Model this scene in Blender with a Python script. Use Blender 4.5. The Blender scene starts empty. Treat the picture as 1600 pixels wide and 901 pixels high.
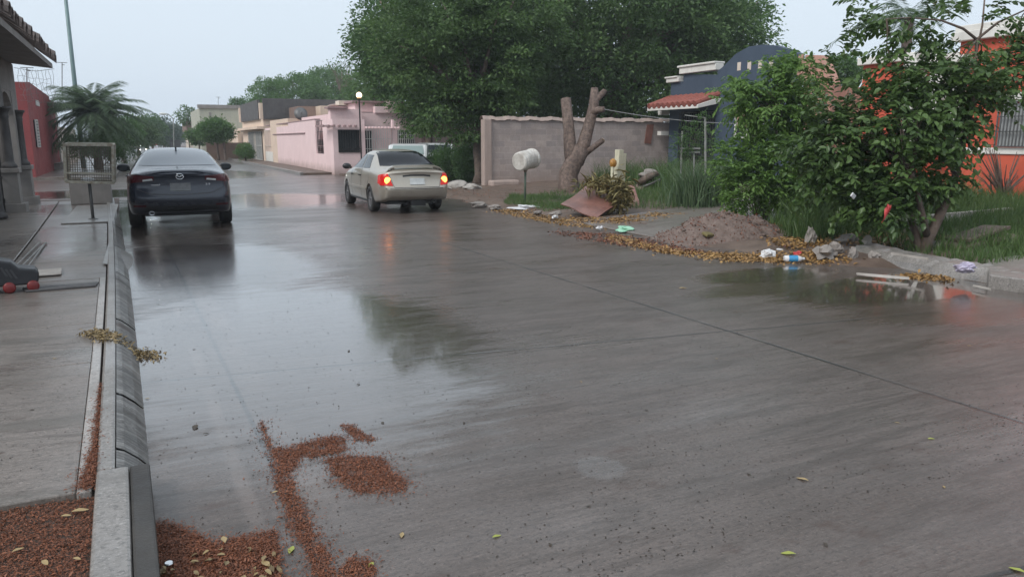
import bpy, bmesh, math, random
import numpy as np
from mathutils import Vector, Matrix
from mathutils.bvhtree import BVHTree
R = math.radians
random.seed(7); rng = np.random.default_rng(11)
S = bpy.context.scene; COL = S.collection

# ------------------------------------------------------------------ camera, sky, sun, exposure
F, HZ, H, VP = 1180.0, 219.0, 1.64, 215.0
pit = math.atan((450.5-HZ)/F); _yy = (450.5-HZ)/F
yaw = math.atan2((800-VP)/F, math.cos(pit)+_yy*math.sin(pit))
cd = bpy.data.cameras.new('camera'); cam = bpy.data.objects.new('camera', cd); COL.objects.link(cam)
cam.location = (0, 0, H); cam.rotation_euler = (math.pi/2-pit, 0, -yaw)
cd.sensor_width = 36; cd.lens = F/1600*36; cd.clip_start = .05; cd.clip_end = 2000
S.camera = cam
W = bpy.data.worlds.new('World'); S.world = W; W.use_nodes = True
nt = W.node_tree; nt.nodes.clear()
wo = nt.nodes.new('ShaderNodeOutputWorld'); bg = nt.nodes.new('ShaderNodeBackground')
sky = nt.nodes.new('ShaderNodeTexSky'); sky.sky_type = 'NISHITA'; sky.sun_disc = False
sky.sun_elevation = R(42); sky.sun_rotation = R(250); sky.dust_density = 4; sky.air_density = 1.5
bg.inputs[1].default_value = .1
# overcast veil: a pale cloud layer over the blue sky
tc = nt.nodes.new('ShaderNodeTexCoord'); sp = nt.nodes.new('ShaderNodeSeparateXYZ')
rp = nt.nodes.new('ShaderNodeValToRGB'); nz = nt.nodes.new('ShaderNodeTexNoise'); mp = nt.nodes.new('ShaderNodeMapping')
mp.inputs['Scale'].default_value = (1, 1, 3.2); nz.inputs['Scale'].default_value = 1.7; nz.inputs['Detail'].default_value = 4
ad = nt.nodes.new('ShaderNodeMath'); ad.operation = 'MULTIPLY_ADD'; ad.inputs[1].default_value = .22
rp.color_ramp.elements[0].position = .06; rp.color_ramp.elements[0].color = (5.0, 5.75, 6.6, 1)
rp.color_ramp.elements[1].position = .62; rp.color_ramp.elements[1].color = (5.7, 6.4, 7.05, 1)
mx = nt.nodes.new('ShaderNodeMixRGB'); mx.inputs[0].default_value = .93
L = nt.links.new
L(tc.outputs['Generated'], sp.inputs[0]); L(tc.outputs['Generated'], mp.inputs[0]); L(mp.outputs[0], nz.inputs[0])
L(nz.outputs[0], ad.inputs[0]); L(sp.outputs[2], ad.inputs[2]); L(ad.outputs[0], rp.inputs[0])
L(sky.outputs[0], mx.inputs[1]); L(rp.outputs[0], mx.inputs[2]); L(mx.outputs[0], bg.inputs[0]); L(bg.outputs[0], wo.inputs[0])
sl = bpy.data.lights.new('sun', 'SUN'); sl.energy = 1.5; sl.angle = R(25); sl.color = (1, .97, .93)
so = bpy.data.objects.new('sun', sl); COL.objects.link(so); so.rotation_euler = (R(48), 0, R(-70)); so.location = (0, 0, 30)
S.view_settings.view_transform = 'Standard'; S.view_settings.look = 'None'; S.view_settings.gamma = 1
S.view_settings.exposure = .57; S.view_settings.use_curve_mapping = False

# ------------------------------------------------------------------ authoring helpers: photograph pixel -> world point
def ray(u, v):
    x = (u-800)/F; y = -(v-450.5)/F
    X = x; Y = math.cos(pit)+y*math.sin(pit); Z = -math.sin(pit)+y*math.cos(pit)
    c, s = math.cos(yaw), math.sin(yaw)
    return (X*c+Y*s, -X*s+Y*c, Z)
def gnd(u, v, z=0.0):
    r = ray(u, v); t = (z-H)/r[2]; return Vector((r[0]*t, r[1]*t, z))
def at_y(u, v, Y):
    r = ray(u, v); t = Y/r[1]; return Vector((r[0]*t, Y, H+r[2]*t))
def at_x(u, v, X):
    r = ray(u, v); t = X/r[0]; return Vector((X, r[1]*t, H+r[2]*t))
def dep(p): return (p[0]*math.sin(yaw)+p[1]*math.cos(yaw))*math.cos(pit)-(p[2]-H)*math.sin(pit)
def at_d(u, v, d):
    r = ray(u, v); return Vector((r[0]*d, r[1]*d, H+r[2]*d))
def kx(y):
    y = max(0, min(y, 24)); return -.02*(y-3)-.0005*(y-3)**2

# ------------------------------------------------------------------ objects, names, labels
def tag(o, label=None, cat=None, group=None, kind=None):
    if label: o['label'] = label
    if cat: o['category'] = cat
    if group: o['group'] = group
    if kind: o['kind'] = kind
    return o
def thing(name, label, cat, loc=(0, 0, 0), rz=0, group=None):
    o = bpy.data.objects.new(name, None); COL.objects.link(o); o.empty_display_size = .2
    o.location = loc; o.rotation_euler = (0, 0, rz)
    return tag(o, label, cat, group)
def link(name, me, mat, parent=None, smooth=False):
    o = bpy.data.objects.new(name, me); COL.objects.link(o)
    if mat: me.materials.append(mat)
    if parent: o.parent = parent
    if smooth: me.shade_smooth()
    return o
def copy_tree(o, parent=None):
    c = o.copy(); COL.objects.link(c); c.parent = parent
    for ch in list(o.children): copy_tree(ch, c)
    return c
class MB:
    def __init__(s): s.v = []; s.f = []
    def add(s, vs, fs):
        n = len(s.v); s.v += [tuple(p) for p in vs]; s.f += [tuple(i+n for i in f) for f in fs]; return s
    def box(s, x0, x1, y0, y1, z0, z1):
        return s.add([(x0,y0,z0),(x1,y0,z0),(x1,y1,z0),(x0,y1,z0),(x0,y0,z1),(x1,y0,z1),(x1,y1,z1),(x0,y1,z1)],
            [(0,3,2,1),(4,5,6,7),(0,1,5,4),(1,2,6,5),(2,3,7,6),(3,0,4,7)])
    def obox(s, c, size, rot=(0, 0, 0)):
        from mathutils import Euler
        M = Euler(rot).to_matrix(); sx, sy, sz = [q/2 for q in size]; c = Vector(c)
        vs = [c+M@Vector((a*sx, b*sy, d*sz)) for d in (-1, 1) for a, b in ((-1,-1),(1,-1),(1,1),(-1,1))]
        return s.add(vs, [(0,3,2,1),(4,5,6,7),(0,1,5,4),(1,2,6,5),(2,3,7,6),(3,0,4,7)])
    def beam(s, a, b, t=.03, w=None):            # square bar a->b
        a, b = Vector(a), Vector(b); w = w or t
        d = (b-a).normalized(); up = Vector((0,0,1)) if abs(d.z) < .9 else Vector((1,0,0))
        p = d.cross(up).normalized()*w/2; q = d.cross(p).normalized()*t/2
        vs = [e+i*p+j*q for e in (a, b) for i, j in ((-1,-1),(1,-1),(1,1),(-1,1))]
        return s.add(vs, [(0,3,2,1),(4,5,6,7),(0,1,5,4),(1,2,6,5),(2,3,7,6),(3,0,4,7)])
    def tube(s, pts, rad, n=10, wob=0, cap=True):
        pts = [Vector(p) for p in pts]; k = len(pts)
        if not hasattr(rad, '__len__'): rad = [rad]*k
        base = len(s.v); vs = []; u = None
        for i, p in enumerate(pts):
            d = (pts[min(i+1, k-1)]-pts[max(i-1, 0)]).normalized()
            if u is None: u = d.cross(Vector((0,0,1)) if abs(d.z) < .9 else Vector((1,0,0))).normalized()
            u = (u-d*u.dot(d)).normalized(); w = d.cross(u)
            for j in range(n):
                a = 2*math.pi*j/n; r = rad[i]*(1+wob*(random.random()-.5))
                vs.append(p+(u*math.cos(a)+w*math.sin(a))*r)
        fs = [(i*n+j, i*n+(j+1)%n, (i+1)*n+(j+1)%n, (i+1)*n+j) for i in range(k-1) for j in range(n)]
        if cap: fs += [tuple(range(n-1, -1, -1)), tuple((k-1)*n+j for j in range(n))]
        return s.add(vs, fs)
    def lathe(s, prof, n=20, M=None):            # prof (r,z) about Z
        vs = [Vector((r*math.cos(2*math.pi*j/n), r*math.sin(2*math.pi*j/n), z)) for r, z in prof for j in range(n)]
        if M: vs = [M@p for p in vs]
        k = len(prof)
        return s.add(vs, [(i*n+j, i*n+(j+1)%n, (i+1)*n+(j+1)%n, (i+1)*n+j) for i in range(k-1) for j in range(n)])
    def prism(s, poly, d):                        # 3-D polygon extruded by d
        n = len(poly); d = Vector(d); poly = [Vector(p) for p in poly]
        return s.add(poly+[p+d for p in poly], [tuple(range(n-1, -1, -1)), tuple(range(n, 2*n))]+[(i, (i+1)%n, n+(i+1)%n, n+i) for i in range(n)])
    def grid(s, fn, nu, nv):
        vs = [fn(i/nu, j/nv) for j in range(nv+1) for i in range(nu+1)]
        return s.add(vs, [(j*(nu+1)+i, j*(nu+1)+i+1, (j+1)*(nu+1)+i+1, (j+1)*(nu+1)+i) for j in range(nv) for i in range(nu)])
    def build(s, name, mat, parent=None, smooth=False, bevel=0, sub=0, world=True):
        vs = s.v
        if parent is not None and world:
            M = Matrix.Translation(parent_loc(parent)).inverted(); vs = [M@Vector(p) for p in vs]
        me = bpy.data.meshes.new(name); me.from_pydata([tuple(p) for p in vs], [], s.f); me.update()
        bm = bmesh.new(); bm.from_mesh(me); bmesh.ops.recalc_face_normals(bm, faces=bm.faces); bm.to_mesh(me); bm.free()
        o = link(name, me, mat, parent, smooth)
        if bevel:
            m = o.modifiers.new('b', 'BEVEL'); m.width = bevel; m.segments = 2; m.limit_method = 'ANGLE'; m.angle_limit = R(40)
        if sub:
            m = o.modifiers.new('s', 'SUBSURF'); m.levels = sub; m.render_levels = sub
        return o
def parent_loc(p):
    v = Vector((0, 0, 0))
    while p is not None: v = v+p.location; p = p.parent
    return v
def blob(s, c, r, seed=0, k=.25, n=10):
    """lumpy stone / bag"""
    q = random.Random(seed); ph = [(q.random()*6, q.random()*6, q.uniform(1, 3)) for _ in range(5)]
    def fn(u, v):
        a = u*2*math.pi; b = (v-.5)*math.pi*.998
        d = Vector((math.cos(a)*math.cos(b), math.sin(a)*math.cos(b), math.sin(b)))
        m = 1+sum(k/4*math.sin(p[2]*(d.x*2+d.y)+p[0])*math.cos(p[2]*(d.z*2-d.y)+p[1]) for p in ph)
        return Vector(c)+Vector((d.x*r[0]*m, d.y*r[1]*m, d.z*r[2]*m))
    return s.grid(fn, n*2, n)

# ------------------------------------------------------------------ materials
def newmat(name):
    m = bpy.data.materials.new(name); m.use_nodes = True; n = m.node_tree
    return m, n, n.nodes['Principled BSDF']
class N:                                          # tiny node helper
    def __init__(s, nt): s.t = nt
    def __call__(s, typ, *ins, **kw):
        n = s.t.nodes.new(typ)
        for k, v in kw.items():
            if k == 'sock':
                for a, b in v.items():
                    if hasattr(b, 'is_output'): s.t.links.new(b, n.inputs[a])
                    else: n.inputs[a].default_value = b
            else: setattr(n, k, v)
        for i, v in enumerate(ins):
            if v is None: continue
            if hasattr(v, 'is_output'): s.t.links.new(v, n.inputs[i])
            else: n.inputs[i].default_value = v
        return n
    def math(s, op, a, b=0, c=0):
        return s('ShaderNodeMath', a, b, c, operation=op).outputs[0]
    def mix(s, f, a, b):
        return s('ShaderNodeMixRGB', f, a, b).outputs[0]
    def noise(s, vec, scale, detail=4, rough=.6):
        return s('ShaderNodeTexNoise', sock={'Vector': vec, 'Scale': scale, 'Detail': detail, 'Roughness': rough}).outputs[0]
    def ramp(s, f, a, b, lo=0, hi=1):
        return s('ShaderNodeMapRange', f, lo, hi, a, b).outputs[0]
    def coord(s): return s('ShaderNodeTexCoord').outputs['Object']
    def scale(s, v, sc): return s('ShaderNodeMapping', sock={'Vector': v, 'Scale': sc}).outputs[0]
def c4(c): return (*c, 1)
def surf(name, col, col2=None, rough=.7, scale=3, bump=.2, bscale=40, streak=0, metal=0, spec=.5, dirt=None, dirtz=None, coat=0):
    m, nt_, b = newmat(name); n = N(nt_); co = n.coord()
    col2 = col2 or tuple(x*.8 for x in col)
    f = n.ramp(n.noise(co, scale, 5), 0, 1, .35, .65)
    c = n.mix(f, c4(col), c4(col2))
    if streak:
        g = n.ramp(n.noise(n.scale(co, (3, 3, .25)), 2.2, 5), 0, streak, .48, .75)
        c = n.mix(g, c, c4(dirt or tuple(x*.45 for x in col)))
    if dirtz:
        z = n('ShaderNodeSeparateXYZ', co).outputs[2]
        z = n.math('ADD', z, n.math('MULTIPLY', n.noise(co, 2.5, 4), dirtz*1.2))
        g = n.ramp(z, .75, 0, dirtz*.5, dirtz*1.6)
        c = n.mix(g, c, c4((.22, .15, .11)))
    n.t.links.new(c, b.inputs['Base Color'])
    rr = n.ramp(n.noise(co, scale*2.3, 3), rough*.8, min(1, rough*1.15), .3, .7)
    n.t.links.new(rr, b.inputs['Roughness'])
    if bump:
        bp = n('ShaderNodeBump', sock={'Strength': bump, 'Distance': .02, 'Height': n.noise(co, bscale, 5)})
        n.t.links.new(bp.outputs[0], b.inputs['Normal'])
    b.inputs['Metallic'].default_value = metal; b.inputs['Specular IOR Level'].default_value = spec
    if coat: b.inputs['Coat Weight'].default_value = coat; b.inputs['Coat Roughness'].default_value = .05
    return m
def leafmat(name, a, b_, tr=.3, rough=.45, scale=.8):
    m, nt_, b = newmat(name); n = N(nt_)
    at = n('ShaderNodeAttribute', attribute_name='v').outputs['Fac']
    f = n.math('ADD', n.math('MULTIPLY', at, .75), n.math('MULTIPLY', n.noise(n.coord(), scale, 2), .25))
    c = n.mix(f, c4(a), c4(b_)); n.t.links.new(c, b.inputs['Base Color'])
    b.inputs['Roughness'].default_value = rough; b.inputs['Specular IOR Level'].default_value = .35
    t = n('ShaderNodeBsdfTranslucent', c)
    mxs = n('ShaderNodeMixShader', tr); n.t.links.new(b.outputs[0], mxs.inputs[1]); n.t.links.new(t.outputs[0], mxs.inputs[2])
    n.t.links.new(mxs.outputs[0], n.t.nodes['Material Output'].inputs[0])
    return m
def brickmat(name, c1, c2, mortar, bw=.4, bh=.2, rough=.8, stain=.5):
    m, nt_, b = newmat(name); n = N(nt_); co = n.coord()
    s = n('ShaderNodeSeparateXYZ', co).outputs
    v = n('ShaderNodeCombineXYZ', n.math('ADD', s[0], s[1]), s[2]).outputs[0]
    jit = n('ShaderNodeMixRGB', .012, v, n('ShaderNodeTexNoise', sock={'Vector': co, 'Scale': 6.0}).outputs['Color']).outputs[0]
    br = n('ShaderNodeTexBrick', sock={'Vector': jit, 'Color1': c4(c1), 'Color2': c4(c2), 'Mortar': c4(mortar), 'Scale': 1.0, 'Mortar Size': .008,
        'Mortar Smooth': .4, 'Bias': 0.0, 'Brick Width': bw, 'Row Height': bh})
    f = n.ramp(n.noise(co, 1.4, 8, .78), 0, stain, .44, .58)
    c = n.mix(f, br.outputs[0], c4(tuple(x*.55 for x in c1)))
    f2 = n.ramp(n.math('ADD', s[2], n.math('MULTIPLY', n.noise(co, 2, 4), .9)), .7, 0, .35, 1.25)
    c = n.mix(f2, c, c4((.27, .19, .15)))
    n.t.links.new(c, b.inputs['Base Color']); b.inputs['Roughness'].default_value = rough
    h = n.math('ADD', n.math('MULTIPLY', br.outputs[1], -.6), n.math('MULTIPLY', n.noise(co, 30, 5), .5))
    n.t.links.new(n('ShaderNodeBump', sock={'Strength': .5, 'Distance': .02, 'Height': h}).outputs[0], b.inputs['Normal'])
    return m
def glassmat(name, col=(.02, .025, .03), rough=.06):
    m, nt_, b = newmat(name); b.inputs['Base Color'].default_value = c4(col); b.inputs['Roughness'].default_value = rough
    b.inputs['Specular IOR Level'].default_value = .35
    n = N(nt_); n.t.links.new(n('ShaderNodeBump', sock={'Strength': .05, 'Distance': .01, 'Height': n.noise(n.coord(), 3, 2)}).outputs[0], b.inputs['Normal'])
    return m
def emit(name, col, st, base=None):
    m, nt_, b = newmat(name); b.inputs['Base Color'].default_value = c4(base or col)
    b.inputs['Emission Color'].default_value = c4(col); b.inputs['Emission Strength'].default_value = st; b.inputs['Roughness'].default_value = .2
    return m
def carpaint(name, col, metal=.3, rough=.3):
    m, nt_, b = newmat(name); n = N(nt_); co = n.coord()
    f = n.ramp(n.noise(co, 2.5, 5), 0, .35, .45, .75)
    z = n('ShaderNodeSeparateXYZ', co).outputs[2]
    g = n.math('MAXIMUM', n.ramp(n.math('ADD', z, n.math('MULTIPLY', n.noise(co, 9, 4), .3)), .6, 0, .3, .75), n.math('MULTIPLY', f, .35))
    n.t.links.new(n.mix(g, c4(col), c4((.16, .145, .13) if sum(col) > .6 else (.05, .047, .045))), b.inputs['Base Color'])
    dr = n.ramp(n('ShaderNodeTexVoronoi', sock={'Vector': co, 'Scale': 70.0}).outputs[0], 0, 1, 0, .25)   # rain drops
    n.t.links.new(n('ShaderNodeBump', sock={'Strength': .12, 'Distance': .003, 'Height': dr}).outputs[0], b.inputs['Normal'])
    b.inputs['Metallic'].default_value = metal; n.t.links.new(n.ramp(g, rough, .55), b.inputs['Roughness'])
    b.inputs['Coat Weight'].default_value = .6; b.inputs['Coat Roughness'].default_value = .08
    return m
def concrete_wet(name, col, col2, rough=.3, wet=.5, joints=False, puddles=(), broom=True, dark=(.056, .042, .034)):
    """wet broomed concrete: joints across and along the road, film of water, puddles in low spots"""
    m, nt_, b = newmat(name); n = N(nt_); co = n.coord(); s = n('ShaderNodeSeparateXYZ', co).outputs
    big = n.noise(co, .7, 6, .65); mid = n.noise(n.scale(co, (.7, 2.2, 1) if broom else (1, 1.2, 1)), 2.2, 6, .7); fine = n.noise(n.scale(co, (.8, 1.3, 1)), 38, 5, .85)
    c = n.mix(n.ramp(big, 0, 1, .35, .65), c4(col), c4(col2))
    c = n.mix(n.ramp(mid, 0, .55, .5, .7), c, c4(dark))
    c = n.mix(n.ramp(fine, 0, .9, .515, .60), c, c4(tuple(x*.35 for x in col)))
    c = n.mix(n.ramp(n.noise(co, 60, 4, .85), 0, .6, .56, .64), c, c4(tuple(min(1, x*1.9) for x in col)))
    brm = n.noise(n.scale(co, (2.2, 60, 1) if broom else (30, 40, 1)), 1.6, 5, .75)
    brm2 = n.noise(n.scale(co, (.9, 11, 1) if broom else (2, 3, 1)), 1.8, 6, .75)
    c = n.mix(n.ramp(brm, 0, .5, .5, .66), c, c4(dark))
    st = n.noise(n.scale(co, (.5, 2.6, 1) if broom else (1, 1, 1)), 1.3, 8, .78)
    c = n.mix(n.ramp(st, 0, .85, .5, .62), c, c4(dark))
    rib = n.ramp(n('ShaderNodeTexNoise', sock={'Vector': n.scale(co, (.7, 9, 1)), 'Scale': 1.5, 'Detail': 6.0, 'Roughness': .72, 'Distortion': .35}).outputs[0], 0, 1, .5, .58)
    rib = n.math('MULTIPLY', rib, n.ramp(n.noise(n.scale(co, (1, 1, 1)), .55, 3), .1, .75 if broom else .2, .42, .58))
    c = n.mix(rib, c, c4(dark))
    if broom:
        ty = n.math('ADD', n.math('MULTIPLY', n.math('ADD', s[1], n.math('MULTIPLY', s[0], .14)), 48), n.math('MULTIPLY', n.noise(n.scale(co, (.6, 1.5, 1)), 1.2, 6, .7), 16))
        tn = n.math('MULTIPLY', n.ramp(n.math('SINE', ty), 0, 1, .25, .9), n.math('MULTIPLY', n.ramp(n.noise(n.scale(co, (1, 1.4, 1)), .75, 3), 0, .6, .46, .6), n.ramp(n.noise(n.scale(co, (1.2, 6, 1)), 2.2, 6, .75), 0, 1, .46, .56)))
        c = n.mix(tn, c, c4((.05, .036, .028)))
        mud = n.ramp(n.noise(n.scale(co, (1, 1.8, 1)), 1.25, 8, .75), 0, .75, .575, .66); c = n.mix(mud, c, c4((.062, .036, .026)))
    wetf = n.ramp(n.noise(n.scale(co, (.6, 1.6, 1)), .9, 5, .6), 0, 1, .5-.12-wet*.12, .5+.12)     # 1 = dry-ish film
    r = n.math('MULTIPLY_ADD', wetf, .16, rough)
    r = n.math('ADD', r, n.math('MULTIPLY', n.math('SUBTRACT', brm, .5), .25))
    r = n.math('SUBTRACT', r, n.math('MULTIPLY', rib, .07)); r = n.math('ADD', r, n.math('MULTIPLY', n.math('SUBTRACT', brm2, .5), .22))
    bstr = n.math('MULTIPLY_ADD', wetf, .5, .25)
    pm = None
    for (px, py, rx, ry, k) in puddles:
        dx = n.math('DIVIDE', n.math('SUBTRACT', s[0], px), rx); dy = n.math('DIVIDE', n.math('SUBTRACT', s[1], py), ry)
        d = n.math('ADD', n.math('MULTIPLY', dx, dx), n.math('MULTIPLY', dy, dy))
        d = n.math('ADD', d, n.math('MULTIPLY', n.math('SUBTRACT', mid, .5), 1.3))
        d = n.math('ADD', d, n.math('MULTIPLY', n.math('SUBTRACT', brm2, .5), .7))
        q = n.math('MULTIPLY', n.ramp(d, 1, 0, .55, 1.15), k)
        pm = q if pm is None else n.math('MAXIMUM', pm, q)
    if pm is not None:
        r = n.math('MULTIPLY', r, n.math('SUBTRACT', 1, n.math('MULTIPLY', pm, .86)))
        bstr = n.math('MULTIPLY', bstr, n.math('SUBTRACT', 1, n.math('MULTIPLY', pm, .93)))
        c = n.mix(n.math('MULTIPLY', pm, .45), c, c4(tuple(x*.55 for x in col)))
    hgt = n.math('ADD', n.math('MULTIPLY', brm, 1.3 if broom else .1), n.math('MULTIPLY', fine, .9))
    if joints:
        y3 = n.math('SUBTRACT', n.math('MINIMUM', s[1], 24), 3)
        sh = n.math('ADD', s[0], n.math('ADD', n.math('MULTIPLY', y3, .02), n.math('MULTIPLY', n.math('MULTIPLY', y3, y3), .0005)))
        sh = n.math('ADD', sh, n.math('MULTIPLY', n.math('SUBTRACT', n.noise(co, 5, 3), .5), .02))
        def line(v, w): return n.ramp(n.math('ABSOLUTE', v), 1, 0, w*.4, w)
        jl = n.math('MAXIMUM', line(n.math('SUBTRACT', sh, .5), .02), line(n.math('SUBTRACT', sh, 4.56), .024))
        yy_ = n.math('ADD', s[1], n.math('MULTIPLY', s[0], .14)); yy_ = n.math('ADD', yy_, n.math('MULTIPLY', n.math('SUBTRACT', n.noise(co, 4, 3), .5), .03))
        yy_ = n.math('SUBTRACT', n.math('FLOORED_MODULO', n.math('ADD', yy_, -.15), 3.62), 1.81)
        jl = n.math('MAXIMUM', jl, line(yy_, .018))
        jl = n.math('MULTIPLY', jl, n.ramp(n.noise(co, 1.6, 3), .45, 1, .35, .55))
        # pale trowelled bands beside the joints
        bl = n.math('MAXIMUM', line(n.math('SUBTRACT', sh, .62), .11), line(n.math('SUBTRACT', sh, .33), .05))
        bl = n.math('MULTIPLY', bl, n.ramp(n.noise(co, .8, 3), 0, 1, .42, .6)); c = n.mix(n.math('MULTIPLY', bl, .4), c, c4(tuple(min(1, x*1.5) for x in col)))
        r = n.math('SUBTRACT', r, n.math('MULTIPLY', bl, .03))
        c = n.mix(jl, c, c4((.02, .018, .016)))
        hgt = n.math('SUBTRACT', hgt, n.math('MULTIPLY', jl, 3))
    n.t.links.new(c, b.inputs['Base Color'])
    n.t.links.new(n.math('MAXIMUM', r, .03), b.inputs['Roughness'])
    bp = n('ShaderNodeBump', sock={'Strength': bstr, 'Distance': .004, 'Height': hgt})
    bp2 = n('ShaderNodeBump', sock={'Strength': .12, 'Distance': .05, 'Height': mid, 'Normal': bp.outputs[0]})
    n.t.links.new(bp2.outputs[0], b.inputs['Normal'])
    b.inputs['Specular IOR Level'].default_value = .5
    film = n.math('MULTIPLY_ADD', wetf, -.3, .55)
    if pm is not None: film = n.math('MAXIMUM', film, pm)
    n.t.links.new(film, b.inputs['Coat Weight']); b.inputs['Coat IOR'].default_value = 1.4
    cr = n.math('MULTIPLY_ADD', brm2, .28, .07)
    if pm is not None: cr = n.math('MULTIPLY', cr, n.math('SUBTRACT', 1, n.math('MULTIPLY', pm, .9)))
    n.t.links.new(cr, b.inputs['Coat Roughness'])
    cb = n('ShaderNodeBump', sock={'Strength': n.math('MULTIPLY', bstr, .35), 'Distance': .004, 'Height': hgt}); n.t.links.new(cb.outputs[0], b.inputs['Coat Normal'])
    return m

def ridged(m):
    n = N(m.node_tree); b = n.t.nodes['Principled BSDF']; co = n.coord(); y = n('ShaderNodeSeparateXYZ', co).outputs[1]
    ph = n.math('ADD', n.math('MULTIPLY', y, 190), n.math('MULTIPLY', n.noise(co, 7, 4), 9)); wv = n.math('SINE', ph)
    big = n.ramp(n.math('SINE', n.math('ADD', n.math('MULTIPLY', y, 27), n.math('MULTIPLY', n.noise(co, 3, 3), 5))), 0, 1, .80, .97)
    old = b.inputs['Base Color'].links[0].from_socket
    c = n.mix(n.math('MULTIPLY', n.ramp(wv, 0, 1, .0, .7), .5), old, c4((.045, .042, .04)))
    c = n.mix(n.math('MULTIPLY', big, .3), c, c4((.34, .33, .31))); n.t.links.new(c, b.inputs['Base Color'])
    return m
M = {}
M['road'] = concrete_wet('wet_road_concrete', (.130, .103, .090), (.092, .072, .062), .27, .6, True,
    puddles=((1.0, 6.3, 1.7, 2.9, 1), (.6, 10.5, 1.7, 3.2, .8), (2.4, 13, 1.9, 2.6, .35), (1.0, 14.5, 1.6, 2.6, .4), (2.5, 22, 3.5, 3.2, .75), (7.6, 5.6, 1.8, .8, 1), (7.5, 4.7, 1.7, .75, .55), (6.3, 6.3, 1.2, .35, .7),
             (6.9, 6.9, 1.1, .5, .9), (5.2, 18.8, 1.4, .9, .4), (-1.2, 27, 3.0, 2.2, .9), (1.98, 3.05, .14, .16, .55), (-.2, 18, .5, 4.5, 1), (3, 40, 3, 6, .6), (3.1, 60, 2, 12, .6)))
M['walk'] = concrete_wet('wet_sidewalk', (.235, .200, .178), (.175, .150, .135), .27, .5, dark=(.13, .115, .10), puddles=((-1.2, 14, .8, 2.5, .5), (-1.2, 20, 1.3, 2, .6)))
M['kerb'] = concrete_wet('kerb_concrete', (.27, .25, .235), (.20, .185, .17), .3, .5, broom=False, dark=(.14, .125, .11))
M['ridged'] = concrete_wet('ridged_kerb_concrete', (.22, .21, .20), (.16, .15, .14), .36, .5, dark=(.08, .075, .07))
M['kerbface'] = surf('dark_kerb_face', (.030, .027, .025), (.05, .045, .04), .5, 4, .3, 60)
ridged(M['ridged'])
M['band'] = concrete_wet('pale_trowelled_concrete', (.40, .37, .35), (.31, .285, .265), .34, .4, broom=False, dark=(.2, .18, .16))
M['soil'] = surf('wet_soil', (.075, .045, .032), (.045, .03, .022), .75, 6, .6, 60)
M['dirt'] = surf('brown_dirt', (.15, .105, .08), (.09, .062, .047), .62, 2.5, .6, 35)
M['mound'] = surf('mound_earth', (.19, .14, .12), (.125, .09, .075), .8, 9, 1, 30)
M['bark'] = surf('bark', (.16, .115, .09), (.075, .055, .045), .8, 9, .8, 40, streak=.5)
M['barkdead'] = surf('dead_bark', (.19, .135, .11), (.075, .052, .042), .8, 12, 1, 18, streak=.8, dirt=(.045, .03, .025))
M['barkpale'] = surf('pale_bark', (.24, .18, .15), (.15, .11, .09), .8, 8, .6, 40)
M['cut'] = surf('cut_wood', (.38, .29, .22), (.25, .19, .15), .8, 20, .3, 60)
M['block'] = brickmat('concrete_block', (.42, .35, .32), (.30, .26, .25), (.44, .37, .34))
M['tan_plaster'] = surf('tan_plaster', (.40, .31, .27), (.33, .26, .23), .85, 2, .3, 40, streak=.4)
M['pink'] = surf('pink_plaster', (.80, .61, .61), (.74, .56, .56), .8, 1.2, .15, 30, streak=.12, dirt=(.42, .30, .29), dirtz=.5)
M['pinkdark'] = surf('pink_coping', (.33, .22, .22), (.26, .18, .18), .8, 2, .2, 30)
M['beige'] = surf('beige_plaster', (.70, .55, .44), (.64, .50, .40), .85, 1.5, .15, 30, streak=.2)
M['cream'] = surf('cream_plaster', (.66, .57, .49), (.58, .50, .43), .85, 1.5, .15, 30, streak=.2)
M['greygreen'] = surf('greygreen_plaster', (.42, .42, .34), (.36, .36, .30), .85, 1, .15, 30, streak=.3)
M['brownwall'] = surf('brown_wall', (.22, .15, .12), (.17, .115, .095), .85, 1, .2, 30, streak=.3)
M['darkparapet'] = surf('dark_parapet', (.10, .095, .095), (.07, .065, .066), .8, 2, .2, 30, streak=.3)
M['red'] = surf('red_plaster', (.27, .055, .055), (.22, .045, .047), .75, 1.2, .15, 30, streak=.25)
M['blue'] = surf('blue_plaster', (.056, .080, .118), (.045, .065, .098), .75, 1.2, .2, 30, streak=.3, dirt=(.04, .06, .09))
M['orange'] = surf('orange_plaster', (.58, .105, .055), (.50, .085, .05), .75, 1.2, .15, 30, streak=.2)
M['white'] = surf('white_plaster', (.72, .70, .66), (.62, .60, .56), .8, 2, .15, 30, streak=.25, dirt=(.4, .37, .33))
M['salmon'] = surf('salmon_plaster', (.50, .28, .22), (.42, .24, .19), .85, 2, .2, 30, streak=.3)
M['greywall'] = surf('grey_plaster', (.27, .25, .235), (.21, .195, .185), .8, 2, .2, 35, streak=.3)
M['greydark'] = surf('dark_grey_stone', (.085, .08, .08), (.055, .052, .053), .6, 5, .4, 30)
M['stone'] = surf('grey_stone', (.27, .24, .22), (.18, .16, .145), .8, 5, .7, 25)
M['palestone'] = surf('pale_stone', (.40, .37, .34), (.29, .265, .24), .8, 6, .6, 25)
M['tileold'] = surf('old_roof_tile', (.17, .13, .115), (.10, .085, .08), .75, 6, .6, 30)
M['tilered'] = surf('red_roof_tile', (.32, .10, .075), (.22, .07, .055), .7, 5, .3, 30)
M['iron'] = surf('black_iron', (.02, .02, .022), (.035, .03, .028), .45, 8, .2, 60, metal=.3)
M['dkmetal'] = surf('dark_gate_metal', (.05, .055, .06), (.035, .04, .042), .45, 4, .1, 60, metal=.3)
M['whitemetal'] = surf('white_metal', (.66, .66, .64), (.5, .5, .48), .5, 6, .1, 60)
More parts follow.
